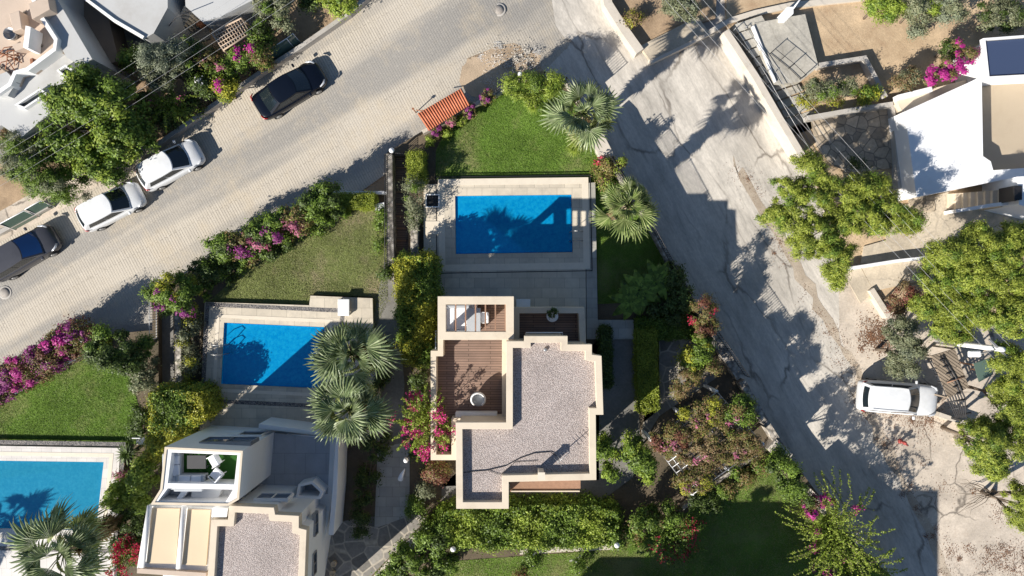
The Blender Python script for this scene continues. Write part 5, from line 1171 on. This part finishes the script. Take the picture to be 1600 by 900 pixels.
# bed along the street between passage and dry lawn
bed = [(345,385),(372,375),(400,362),(425,350),(452,335),(478,320),(502,305)]
kinds = ['l_green', 'l_mix', 'l_dark', 'l_green', 'l_mix', 'l_green', 'l_green']
labs = ['leafy shrub at the lower end of the street side flower bed', 'reddish mixed shrub in the street side bed, second from its lower end', 'dark shrub with purple flowers in the street side bed', 'green shrub in the middle of the street side bed', 'mixed shrub with pink flowers in the street side bed', 'green shrub near the upper end of the street side bed', 'dense green shrub next to the clipped hedge box']
for i, ((px, py), lf, lb) in enumerate(zip(bed, kinds, labs)):
    plant('shrub', lb, 'shrub', [(px+8, py+2, 24, 22, 2.9 + .12*i, .9),(px+24, py+28, 16, 14, 2.2, .6),(px-6, py+26, 18, 14, 2.2, .6)], G, lf, 4800, .16, .08, group='shrubs in the street side flower bed', leaf2=('l_green' if lf != 'l_green' else 'l_dark', .4), flowers=(['f_pink','f_purple'][i % 2], 300, .14, [(px+14, py+22, 8),(px-4, py+14, 5)]) if i in (1,2,3,4) else None)
plant('shrub', 'large bush running from the dry lawn corner to the round bush', 'shrub', [(328,420,26,24,2.4,.9),(350,430,22,18,2.1,.6),(318,445,14,14,2.0,.6)], G, 'l_dark', 4600, .16, .08, leaf2=('l_green', .5))
plant('shrub', 'low dark plants behind the clipped hedge box', 'shrub', [(598,345,12,24,1.9,.4),(592,380,8,14,1.8,.3)], G, 'l_green', 1800, .13, .07, trunk=True, tr=.03)
plant('shrub', 'small dark bush beside the passage railing', 'shrub', [(604,425,10,14,2.0,.5)], G, 'l_dark', 1000, .14, .07)
# bougainvillea bank at left
for i, (px, py) in enumerate(((-25,612),(8,590),(40,572),(72,552),(102,530),(124,518))):
    plant('bougainvillea', ['magenta bougainvillea clump cut by the left edge', 'magenta bougainvillea clump nearest the left edge', 'magenta bougainvillea clump second from the left edge', 'magenta bougainvillea clump in the middle of the bank', 'magenta bougainvillea clump next to the reddish end bush', 'reddish end bush of the bougainvillea bank'][i], 'bougainvillea', [(px, py, 24, 20, 2.9, .8),(px+10, py+16, 20, 14, 2.5, .6),(px-6,py+24,16,12,2.3,.5)], G, 'l_mix', 2600, .13, .07, group='bougainvillea bank along the street', leaf2=('l_red', .4), flowers=('f_purple' if i % 2 else 'f_mag', 5200 if i < 5 else 900, .12), cs=.42)
# lawn tip shrubs
plant('shrub', 'bright green feathery shrub at the tip of the upper lawn', 'shrub', [(812,138,26,20,2.7,.9),(850,136,30,20,2.6,.9),(838,158,24,14,2.2,.5)], G, 'l_bright', 8500, .16, .04, leaf2=('l_green', .35))
for i, (px, py, r, fm, lb) in enumerate(((762,152,12,'f_purple','purple flowering ball behind the tiled shelter, nearest the curved wall'), (735,175,12,'f_purple','purple flowering ball at the right end of the tiled roof'), (706,190,9,'f_pink','pinkish shrub ball below the tiled roof'), (681,205,11,'f_purple','purple topped shrub at the lower left corner of the tiled roof'))):
    plant('flowering_ball', lb, 'shrub', [(px, py, r, r, 2.1, .45)], G, 'l_mix', 900, .12, .06, flowers=(fm, 700, .1), trunk=True, tr=.03, group='flowering shrubs beside the tiled shelter', cs=.16)
for px, py, lb in ((722,189,'small bright green ball between the purple shrubs'), (697,208,'small green ball at the lawn edge near the shelter'), (672,222,'pale green bush at the upper left corner of the lawn')):
    plant('clipped_ball', lb, 'shrub', [(px, py, 8, 9, 1.9, .4)], G, 'l_bright', 900, .1, .05, trunk=True, tr=.03, group='small green balls beside the lawn', cs=.14)
plant('shrub', 'shrubs with red flowers between the two right hand palms', 'shrub', [(945,262,18,14,2.2,.6),(962,254,14,12,2.2,.6),(950,285,12,14,2.0,.4)], G, 'l_mix', 3200, .13, .07, leaf2=('l_bright', .4), flowers=('f_red', 60, .14, [(932,257,3),(940,250,3)]))
# dark bed right of pool
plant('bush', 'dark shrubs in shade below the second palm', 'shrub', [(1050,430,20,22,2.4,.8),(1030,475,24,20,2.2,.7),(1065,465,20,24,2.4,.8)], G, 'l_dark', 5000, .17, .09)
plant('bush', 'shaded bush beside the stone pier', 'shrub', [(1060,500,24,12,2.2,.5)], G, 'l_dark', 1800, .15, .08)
# climbing plants near wall pier
plant('shrub', 'red tipped twiggy bush on top of the pale roadside wall', 'shrub', [(1098,490,24,26,3.2,.9),(1100,515,22,16,3.0,.8)], G, 'l_mix', 4200, .13, .05, leaf2=('l_red', .4), flowers=('f_red', 120, .12, [(1108,484,5),(1078,500,4)]), cs=.3)
plant('shrub', 'green climber beneath the red tipped bush', 'shrub', [(1092,545,22,22,3.0,.9),(1085,568,20,14,2.6,.6)], G, 'l_green', 4200, .16, .08, leaf2=('l_yellow', .4))
plant('shrub', 'dry brown green bush left of the vine pergola', 'shrub', [(1075,590,24,18,2.8,.7),(1108,575,18,16,2.8,.7),(1060,610,18,14,2.5,.5)], G, 'l_mix', 4200, .14, .05, leaf2=('l_dry', .5))
for i, (px, py, rx, ry, lf, l2, lb) in enumerate(((1050,690,32,28,'l_mix','l_red','reddish vine mass on the left corner of the pergola'), (1100,650,38,30,'l_mix','l_yellow','vine mass over the upper middle of the pergola'), (1150,650,32,32,'l_green','l_mix','greener vine mass at the upper right of the pergola'), (1160,700,34,26,'l_mix','l_dry','dry vine mass at the right corner of the pergola'), (1100,710,38,30,'l_dry','l_mix','brown vine mass in the centre of the pergola'), (1085,750,34,22,'l_mix','l_yellow','vine mass on the lower corner of the pergola'))):
    plant('vine', lb, 'vine', [(px, py, rx, ry, VZ+.15, .35),(px+10, py-10, rx*.6, ry*.6, VZ+.35, .3)], G, lf, 5600, .13, .06, group='vines over the white pergola', leaf2=(l2, .6), cs=.28, flowers=('f_pink', 90, .12, [(px, py, 7),(px-14, py+8, 5)]))
plant('tree', 'bright green round bush between the villa and the vine pergola', 'tree', [(1000,715,24,20,3.2,1.1),(1012,735,20,18,2.9,.9),(985,690,16,14,2.8,.7)], G, 'l_green', 7000, .15, .09, leaf2=('l_bright', .25))
plant('shrub', 'shrub with pale leaves against the corner of the villa', 'shrub', [(945,705,14,22,2.4,.8),(950,738,14,12,2.2,.5)], G, 'l_green', 2600, .17, .09, leaf2=('l_bright', .4))
plant('shrub', 'dark grey green shrub at the lower tip of the vine pergola', 'shrub', [(1085,775,18,14,2.3,.6),(1105,785,20,14,2.1,.5)], G, 'l_dark', 2400, .15, .07)
plant('shrub', 'bushes on the sunny lawn beside the diagonal wall', 'shrub', [(1130,765,22,16,2.0,.5),(1160,745,22,16,2.0,.5),(1185,725,18,16,2.0,.5)], G, 'l_mix', 3200, .14, .07, leaf2=('l_green', .6))
plant('shrub', 'mixed bushes at the right end of the bottom hedge', 'shrub', [(1000,815,36,24,2.6,.9),(1040,805,30,22,2.5,.8),(975,840,24,16,2.4,.7)], G, 'l_green', 7500, .15, .08, leaf2=('l_mix', .5))
sprays('oleander', 'red flowered shrub with drooping shoots above the dark lawn', 'shrub', 1045, 835, G, 1.6, 2.1, 34, 'l_green', 'f_red', seed=9, nf=14, tipf=.9, L=.12, dirs=[(-90, 20), (180, 360), (-60, 60)])
plant('hedge_bushes', 'big loose hedge at the bottom beside the diagonal kerb', 'hedge', [(640,870,34,24,2.6,.9),(680,845,32,24,2.6,.9),(610,890,30,18,2.4,.8),(690,880,30,22,2.4,.7),(655,900,30,18,2.4,.7)], G, 'l_green', 13000, .17, .09, leaf2=('l_dark', .4))
plant('rose_bush', 'small white flowered bush on the bottom lawn', 'shrub', [(903,884,10,14,2.1,.5)], G, 'l_green', 900, .13, .07, flowers=('f_white', 24, .14))
plant('rose_bush', 'small shrub left of the white flowered bush', 'shrub', [(830,872,10,12,2.0,.4)], G, 'l_green', 700, .13, .07, flowers=('f_white', 6, .12))
plant('rose_bush', 'reddish shrub at the bottom edge beside a dark disc', 'shrub', [(815,898,10,6,2.0,.4)], G, 'l_mix', 600, .13, .07, flowers=('f_red', 30, .1))
plant('shrub', 'glossy green shrub on the wall above the long shoots', 'shrub', [(1225,740,26,28,3.6,1.1),(1245,765,20,24,3.3,.9),(1215,715,18,16,2.8,.7)], G, 'l_green', 7000, .13, .08, leaf2=('l_dark', .4))
sprays('bougainvillea', 'huge bright green shrub with long arching shoots over the road wall', 'bougainvillea', 1306, 832, G, 2.6, 3.4, 60, 'l_bright', 'f_mag', seed=12, tipf=.16, nf=45, L=.13)
sprays('bougainvillea', 'lower trailing part of the arching shrub at the bottom edge', 'bougainvillea', 1335, 888, G, 2.4, 3.0, 34, 'l_bright', 'f_mag', seed=14, tipf=.05, L=.13)
plant('bougainvillea', 'magenta clump where the long shoots start', 'bougainvillea', [(1262,790,16,22,3.2,.6),(1285,782,16,10,3.2,.5)], G, 'l_red', 900, .12, .06, flowers=('f_mag', 1200, .13), cs=.2)
sprays('bougainvillea', 'shrub with radiating shoots and pink flowers beside the wooden terrace', 'bougainvillea', 666, 652, G, 4.6, 2.0, 58, 'l_bright', 'f_hot', seed=22, tipf=.5, nf=60, L=.12)
plant('bush', 'dark bed plants under the radiating pink shrub', 'shrub', [(655,600,14,24,2.0,.5),(650,700,12,20,2.0,.5)], G, 'l_dark', 2000, .15, .07)
plant('shrub', 'round russet bush at the lower left corner of the main villa', 'shrub', [(682,737,22,16,2.6,.8)], G, 'l_red', 3600, .12, .07, leaf2=('l_mix', .5))
plant('shrub', 'grey green bush under the russet bush', 'shrub', [(667,764,12,14,2.3,.6)], G, 'l_olive', 1500, .13, .07)
plant('shrub', 'dark clipped bush beside the slab path corner', 'shrub', [(650,790,16,20,2.2,.6)], G, 'l_green', 2400, .13, .07)
# planting between left pool and lower villa
plant('shrub', 'yellow flowered climber at the foot of the bright hedge', 'shrub', [(243,700,10,22,3.2,.8)], G, 'l_yellow', 1800, .13, .08, flowers=('l_yellow', 200, .12))
plant('tree', 'leafy green tree between the left pool and the lower villa', 'tree', [(225,745,20,26,3.4,1.1),(190,770,24,20,3.0,1.0),(222,780,20,16,3.0,.9)], G, 'l_bright', 7500, .19, .11, leaf2=('l_green', .8), ncl=40)
plant('bush', 'dark bushes below the leafy tree', 'shrub', [(205,812,26,20,2.2,.7),(190,845,18,14,2.0,.6),(225,830,14,24,2.2,.6)], G, 'l_dark', 4200, .17, .09)
sprays('bougainvillea', 'crimson flowered shrub beside the lower villa awnings', 'bougainvillea', 203, 868, G, 1.8, 1.3, 26, 'l_green', 'f_red', seed=31, tipf=.95, nf=60, L=.11)
plant('bush', 'dusty pink shrub beside the left pool corner', 'shrub', [(196,742,12,8,2.3,.4)], G, 'l_mix', 600, .12, .06, flowers=('f_pink', 160, .11))
plant('bush', 'dark foliage in the gap between lower villa and slab path', 'shrub', [(566,800,14,26,2.0,.6),(575,760,16,30,2.0,.6),(585,700,20,30,2.0,.6),(560,830,14,10,2.0,.4)], G, 'l_dark', 5200, .16, .08)
plant('bush', 'shaded plants on the narrow bed left of the slab path', 'shrub', [(598,560,12,40,1.9,.4),(588,610,12,20,1.9,.4)], G, 'l_dark', 2400, .15, .07)
# ------------------------------------------------------------------ top left vegetation
plant('tree', 'broad bright green tree left of the parked white cars', 'tree', [(130,170,44,36,4.2,1.7),(180,160,40,36,4.0,1.7),(200,215,34,34,3.6,1.5),(120,230,44,34,3.4,1.5),(165,262,36,22,3.0,1.2),(145,125,26,20,4.0,1.2)], .95, 'l_green', 34000, .2, .11, leaf2=('l_bright', .3), tr=.16, cs=.4, ncl=230)
plant('tree', 'olive green rounded tree beside the glass fence at the left', 'tree', [(60,262,46,36,3.3,1.6),(98,288,38,28,2.9,1.3),(52,235,32,24,3.2,1.3),(75,300,36,18,2.6,.9)], .95, 'l_green', 26000, .14, .045, leaf2=('l_olive', .7), tr=.11, ncl=260, cs=.32)
plant('tree', 'dusty tree in the far left corner of the garden', 'tree', [(18,215,30,22,3.0,1.0),(45,205,22,16,3.0,.9)], .95, 'l_olive', 4500, .16, .07, leaf2=('l_dry', .3))
plant('tree', 'grey olive tree in the top left garden', 'tree', [(255,100,26,28,4.2,1.4),(275,88,20,20,4.2,1.1),(245,125,14,16,3.6,.9)], .95, 'l_grey', 10000, .14, .05, leaf2=('l_olive', .5), tr=.1)
plant('shrub', 'dark leafy shrub between the two top left houses', 'shrub', [(205,95,22,10,2.6,.7),(222,88,18,10,2.6,.6)], .95, 'l_green', 2400, .18, .1, leaf2=('l_dark', .5))
for i, (px, py, lf, fm, n, lb) in enumerate(((300,110,'l_dark',None,0,'dark shrub beside the grey olive tree'), (330,95,'l_mix','f_pink',40,'mixed shrub left of the trellis'), (320,135,'l_dark','f_white',60,'dark shrub with white flowers near the street wall'), (350,112,'l_green','f_pink',120,'green shrub with pale pink flowers below the trellis'), (378,92,'l_green','f_mag',700,'vivid pink flowering shrub under the trellis'), (402,88,'l_mix','f_mag',500,'vivid pink flowering shrub next to the street wall'), (350,138,'l_yellow','f_mag',160,'yellowish shrub with a pink flower by the street wall'), (405,60,'l_dark',None,0,'dark shrub between trellis and olive bush'), (300,75,'l_olive',None,0,'grey shrub behind the trellis'))):
    plant('shrub', lb, 'shrub', [(px, py, 19, 15, 2.6, .8),(px+8, py+12, 13, 10, 2.2, .6)], .95, lf, 2500, .15, .07, group='shrubs in the top left flower bed', leaf2=('l_green', .4), flowers=(fm, n, .13, [(px, py, 9)]) if fm else None)
sprays('climbing_shrub', 'shrub with long yellow green shoots beside the street wall', 'shrub', 268, 162, .95, 2.2, 1.7, 26, 'l_bright', 'f_pink', seed=41, tipf=.15, L=.12)
plant('shrub', 'low dark growth behind the yellow green shoots', 'shrub', [(258,185,26,16,2.0,.6),(235,165,20,20,2.2,.7),(300,165,20,14,2.0,.6)], .95, 'l_dark', 3800, .16, .08, leaf2=('l_dry', .2))
plant('tree', 'olive coloured bush at the top above the black car', 'tree', [(435,20,34,26,3.0,1.2),(425,-10,30,22,3.0,1.0),(410,45,18,12,2.6,.7)], .95, 'l_olive', 8500, .14, .07, leaf2=('l_green', .4))
plant('shrub', 'bright bush over the street wall at the top', 'shrub', [(532,6,24,14,2.4,.7),(515,-8,26,16,2.4,.7)], .95, 'l_bright', 3800, .15, .09, leaf2=('l_green', .5))
plant('shrub', 'dark clump between the olive bush and the bright bush', 'shrub', [(485,5,16,12,2.2,.5)], .95, 'l_dark', 1400, .15, .08)
# ------------------------------------------------------------------ right side vegetation
PB = dict(L=.26, Wd=.035)
pin = [(1262,262,28,24,5.2),(1230,300,28,24,4.8),(1208,335,24,18,4.4),(1270,310,26,22,5.0),(1240,345,32,24,4.6),(1275,370,30,26,4.8),(1298,400,26,26,4.2),(1300,432,20,20,3.6),(1330,300,30,24,4.6),(1362,290,28,20,4.6),(1345,335,32,24,4.6),(1385,325,32,24,4.4),(1300,335,26,22,4.2),(1310,385,26,22,4.2),(1285,285,22,18,4.8),(1410,345,28,20,4.2),(1322,350,26,22,4.4),(1255,385,24,18,3.8),(1368,350,22,16,4.0)]
plant('pine_tree', 'large pine with airy clumps leaning over the road wall', 'pine tree', [(a, b, c*1.04, d*1.04, z, .8) for a, b, c, d, z in pin], .3, 'l_pine', 100000, .17, .04, tr=.1, cs=.3, nl=1, base=(1300,348), ncl=420, leaf2=('l_green', .2))
plant('shrub', 'orange brown dry bush at the right tip of the pine', 'shrub', [(1415,355,16,14,2.4,.6),(1428,340,14,14,2.2,.5)], .3, 'l_dry', 2400, .15, .05)
rp_ = [(1490,400,40,30,5.0),(1530,380,40,30,5.2),(1570,395,40,34,5.4),(1470,440,34,28,4.6),(1520,430,40,30,5.2),(1575,440,40,34,5.4),(1455,480,28,28,4.2),(1500,480,36,28,4.6),(1550,490,40,30,5.2),(1590,490,34,40,5.4),(1485,515,28,22,4.2),(1590,370,36,24,5.0)]
plant('pine_tree', 'wide dense pine filling the right edge above the pole', 'pine tree', [(a, b, c, d, z, .8) for a, b, c, d, z in rp_], .3, 'l_pine', 140000, .16, .045, tr=.14, cs=.3, nl=1, base=(1540,460), leaf2=('l_green', .2), ncl=520)
rp2 = [(1575,560,26,26,4.8),(1600,600,30,34,5.0),(1580,640,28,28,4.4),(1600,690,34,30,4.6),(1565,610,18,22,4.0)]
plant('pine_tree', 'pine at the right edge beside the tin roof', 'pine tree', [(a, b, c, d, z, .8) for a, b, c, d, z in rp2], .05, 'l_pine', 46000, .16, .042, tr=.1, cs=.3, nl=1, ncl=170, leaf2=('l_green', .2))
plant('pine_tree', 'rounded pine standing in the yard at the right edge', 'pine tree', [(1532,690,28,34,4.4,1.2),(1540,720,28,26,4.0,1.0),(1550,660,20,18,3.8,.8)], .05, 'l_pine', 34000, .16, .042, tr=.12, cs=.28, ncl=120, leaf2=('l_green', .2))
plant('pine_tree', 'pine clump at the lower right edge of the yard', 'pine tree', [(1590,780,26,30,3.6,1.0),(1600,810,18,16,3.2,.8)], .05, 'l_pine', 16000, .16, .042, tr=.1, cs=.28, ncl=60)
plant('olive_tree', 'grey green olive tree above the white estate car', 'tree', [(1400,525,28,26,3.0,1.0),(1422,548,26,22,2.8,.9),(1395,560,26,20,2.6,.8),(1412,575,22,14,2.4,.7)], .05, 'l_olive', 13000, .15, .055, leaf2=('l_grey', .5), tr=.1)
plant('shrub', 'dark maroon shrub behind the short white wall', 'shrub', [(1410,460,22,18,2.2,.6),(1400,480,12,14,2.0,.5)], .3, 'l_red', 3400, .12, .06, leaf2=('l_dry', .4))
plant('shrub', 'long blue green shrub in the concrete planter', 'shrub', [(1275,140,20,18,1.9,.6),(1300,138,20,16,1.9,.6),(1322,135,16,14,1.8,.5)], .35, 'l_olive', 5000, .13, .05, leaf2=('l_green', .6))
plant('shrub', 'yellowish low growth along the planter edge', 'shrub', [(1262,158,16,8,1.2,.3),(1300,158,18,7,1.2,.3)], .35, 'l_yellow', 1500, .12, .06, leaf2=('l_dry', .5), tr=.03)
plant('shrub', 'small rounded shrub at the planter corner', 'shrub', [(1355,148,16,14,1.4,.5)], .35, 'l_green', 1500, .14, .08, leaf2=('l_yellow', .4))
plant('bougainvillea', 'pink bougainvillea between dry garden and white house', 'bougainvillea', [(1465,120,22,16,2.4,.6),(1490,105,20,14,2.6,.6),(1510,90,14,14,2.6,.6),(1492,72,10,10,2.4,.4),(1450,128,14,8,2.2,.4)], .3, 'l_mix', 2600, .13, .06, flowers=('f_mag', 4200, .12), cs=.34)
plant('shrub', 'brown green shrub left of the pink bougainvillea', 'shrub', [(1410,130,22,14,1.6,.5),(1425,118,14,14,1.6,.5)], .3, 'l_dry', 2600, .14, .06, leaf2=('l_olive', .6))
plant('shrub', 'dark bush behind the pink bougainvillea', 'shrub', [(1482,78,14,16,1.6,.6)], .3, 'l_dark', 1500, .14, .07)
for px, py, rx, ry, lf, lb, l2 in ((1380,14,28,18,'l_bright','bright yellow green shrub at the top of the dry garden','l_green'), (1440,22,30,22,'l_olive','olive green tree crown at the top of the dry garden','l_bright'), (1480,20,30,20,'l_grey','grey green shrub at the top, beside the olive crown','l_olive'), (1570,30,42,26,'l_olive','dark olive tree in the top right corner','l_dark'), (1432,48,14,8,'l_grey','small grey shrub on the dry slope','l_olive'), (1062,12,26,24,'l_olive','grey green tree on the dusty corner plot','l_grey'), (990,30,12,12,'l_dry','dry yellowish tuft on the dusty corner plot','l_yellow')):
    plant('tree' if rx > 24 else 'shrub', lb, 'tree' if rx > 24 else 'shrub', [(px, py, rx, ry, 2.2, .8),(px-rx*.3, py-ry*.5, rx*.7, ry*.7, 2.3, .7)] if rx > 20 else [(px, py, rx, ry, .9, .4)], .3, lf, 5200 if rx > 20 else 900, .15, .06, leaf2=(l2, .5))
plant('shrub', 'twiggy shrub on the stone patio edge', 'shrub', [(1338,255,14,10,1.2,.4)], .4, 'l_dark', 700, .13, .05)
# leaning bare trunk in the yard
t = thing('leaning_trunk', 'dark leaning trunk over the pale yard', 'tree', WG(1548, 772)); a = WG(1552, 768); MB().tube([a, (a[0]-.6, a[1]+.1, .8), (a[0]+1.4, a[1]+.6, 2.2), (a[0]+2.4, a[1]+1.0, 3.0)], [.18, .15, .12, .08], 8).build('trunk', M['bark'], t)
mb = MB(); rng = np.random.default_rng(77)
for k in range(14):
    p = Vector((a[0]-.6, a[1]+.1, .8)); d = Vector((-1, rng.uniform(-.6, .6), .25)); pts = [p]
    for j in range(5): p = p + d*.45 + Vector(rng.normal(size=3)*.12); pts.append(Vector((p.x, p.y, max(.1, p.z))))
    mb.tube(pts, [.03, .024, .018, .013, .009, .005], 4)
mb.build('branches', M['bark'], t)
M['deadstone'] = leafmat('stone_bits', [(.3, .27, .23), (.5, .46, .4), (.6, .56, .5)], .0)
# ------------------------------------------------------------------ leaf litter and stones
def scatter(name, label, path, width, n, size, mat, seed, z=.02, zgf=True):
    rng = np.random.default_rng(seed); P = []; seg = [(Vector(WG(*a)), Vector(WG(*b))) for a, b in zip(path, path[1:])]; L = np.array([(b-a).length for a, b in seg]); L /= L.sum()
    C = []
    for k in range(max(6, n//55)):
        a, b = seg[rng.choice(len(seg), p=L)]; q = a.lerp(b, rng.random()); C.append((q.x + rng.normal()*width, q.y + rng.normal()*width, q.z, rng.uniform(.08, .5)))
    for k in range(n): c = C[rng.integers(len(C))]; P.append((c[0] + rng.normal()*c[3], c[1] + rng.normal()*c[3], c[2] + z + rng.random()*.02))
    P = np.array(P); N = np.tile([0, 0, 1.0], (n, 1)) + rng.normal(size=(n, 3))*.35
    o = link(name, quads_mesh(name, leaf_verts(P, N, size, size*.6, rng)), M[mat]); tag(o, label, 'leaf litter', kind='stuff'); return o
scatter('leaf_litter', 'brown leaf litter along the crack beside the right hand road edge', [(1150,262),(1230,400),(1275,480),(1330,575),(1350,640),(1405,740),(1440,810),(1480,900)], .3, 2600, .06, 'deadleaf', 5)
scatter('fallen_leaves', 'rusty fallen leaves scattered in the yard below the white car', [(1360,640),(1440,660),(1480,640)], .6, 1300, .07, 'deadleaf', 6)
scatter('fallen_leaves', 'rusty fallen leaves beside the olive tree', [(1352,535),(1370,515),(1380,548)], .35, 1800, .09, 'deadleaf', 16)
scatter('fallen_leaves', 'rusty fallen leaves piled in the lower right corner', [(1510,880),(1600,870),(1640,900)], .8, 2400, .07, 'deadleaf', 7)
scatter('stones', 'small stones on the dirt beside the tiled shelter', [(740,120),(790,95),(825,100)], .7, 900, .08, 'f_white', 8)
scatter('twigs', 'dry twigs and leaves along the yard cracks', [(1420,720),(1500,760),(1560,800)], 1.0, 600, .07, 'deadleaf', 9)

# ------------------------------------------------------------------ grass blades on the lawns
def grass(label, poly, mat, dens, seed, z=GZ+.012, L=.09):
    rng = np.random.default_rng(seed); p = PW(poly, z); xs = [q[0] for q in p]; ys = [q[1] for q in p]
    n = int((max(xs)-min(xs))*(max(ys)-min(ys))*dens); X = rng.uniform(min(xs), max(xs), n); Y = rng.uniform(min(ys), max(ys), n); c = np.zeros(n, bool)
    for i in range(len(p)):
        (x1, y1), (x2, y2) = p[i], p[i-1]; c ^= ((y1 > Y) != (y2 > Y)) & (X < (x2-x1)*(Y-y1)/((y2-y1) or 1e-9) + x1)
    X, Y = X[c], Y[c]; n = len(X); f = np.sin(X*.9+seed)*np.sin(Y*1.1) + rng.normal(size=n)*.5; k = f > -.9; X, Y = X[k], Y[k]; n = len(X)
    P = np.stack([X, Y, np.full(n, z+.03)], 1); N = rng.normal(size=(n, 3))*.8 + np.array([0, 0, .9])
    tag(link('grass', quads_mesh('grass', leaf_verts(P, N, L, .022, rng)), M[mat]), label, 'grass', kind='stuff')
M['g1'] = leafmat('grass_blade', [(.08, .17, .02), (.17, .3, .045), (.27, .4, .08), (.2, .28, .06)], .3)
M['g2'] = leafmat('dry_grass_blade', [(.17, .2, .06), (.3, .34, .12), (.42, .42, .2), (.26, .3, .1)], .3)
grass('short green grass north of the large pool', [(681,283),(681,236),(700,192),(745,166),(800,126),(880,140),(925,196),(946,250),(975,300),(1035,390),(1050,470),(934,475),(930,284)], 'g1', 700, 1)
grass('dry short grass north of the middle pool', [(325,472),(350,450),(400,400),(480,345),(520,328),(604,326),(606,472),(583,520),(583,464),(485,460),(483,476)], 'g2', 700, 2)
grass('short green grass above the left pool', [(-20,690),(0,628),(140,556),(205,590),(218,640),(225,694),(0,690)], 'g1', 700, 3)
grass('short grass in the lower right garden', [(690,878),(940,860),(1075,800),(1140,740),(1210,705),(1262,770),(1330,850),(1380,930),(690,930)], 'g2', 500, 4)
plant('tree', 'added unseen bushy tree whose shadow softens the lawn shade', 'tree', [(1010,1010,60,40,6.5,1.8),(940,1030,60,40,6.0,1.8)], G, 'l_green', 9000, .25, .14)  # tree out of view, added to break up the straight house shadow edge

# clutter on the unfinished roof and the platforms
rng = np.random.default_rng(91)
for k, (px, py, lb) in enumerate(((30,30,'loose grey board lying on the pink terrace'), (52,66,'second loose board near the pink terrace edge'), (12,112,'loose board beside the rusty bent steel frame'))):
    x, y, _ = W(px, py, AZ-.38); t = thing('loose_board', lb, 'board', (x, y, AZ-.42)); MB().box((x, y, AZ-.38), (1.1, .18, .05), rng.uniform(0, 3)).build('plank', M['oldwood'], t)
for k, (px, py, r_, lb) in enumerate(((14,52,.35,'grey bucket standing on the pink terrace'), (66,24,.28,'small grey bucket near the top of the pink terrace'))):
    x, y, _ = W(px, py, AZ); t = thing('bucket', lb, 'bucket', (x, y, AZ-.42)); MB().lathe((x, y, AZ-.42), [(r_*.75, 0), (r_, .4), (r_*.92, .4), (r_*.7, .06), (.02, .05)], 16).build('bucket_body', M['metal'], t); MB().tube([(x-r_, y, AZ-.02), (x, y+.05, AZ+.15), (x+r_, y, AZ-.02)], .012, 4).build('handle', M['blackmetal'], t)
scatter('rubble', 'pale rubble and stones beside the tiled shelter', [(770,100),(812,92),(832,104)], .45, 1200, .11, 'deadstone', 28)
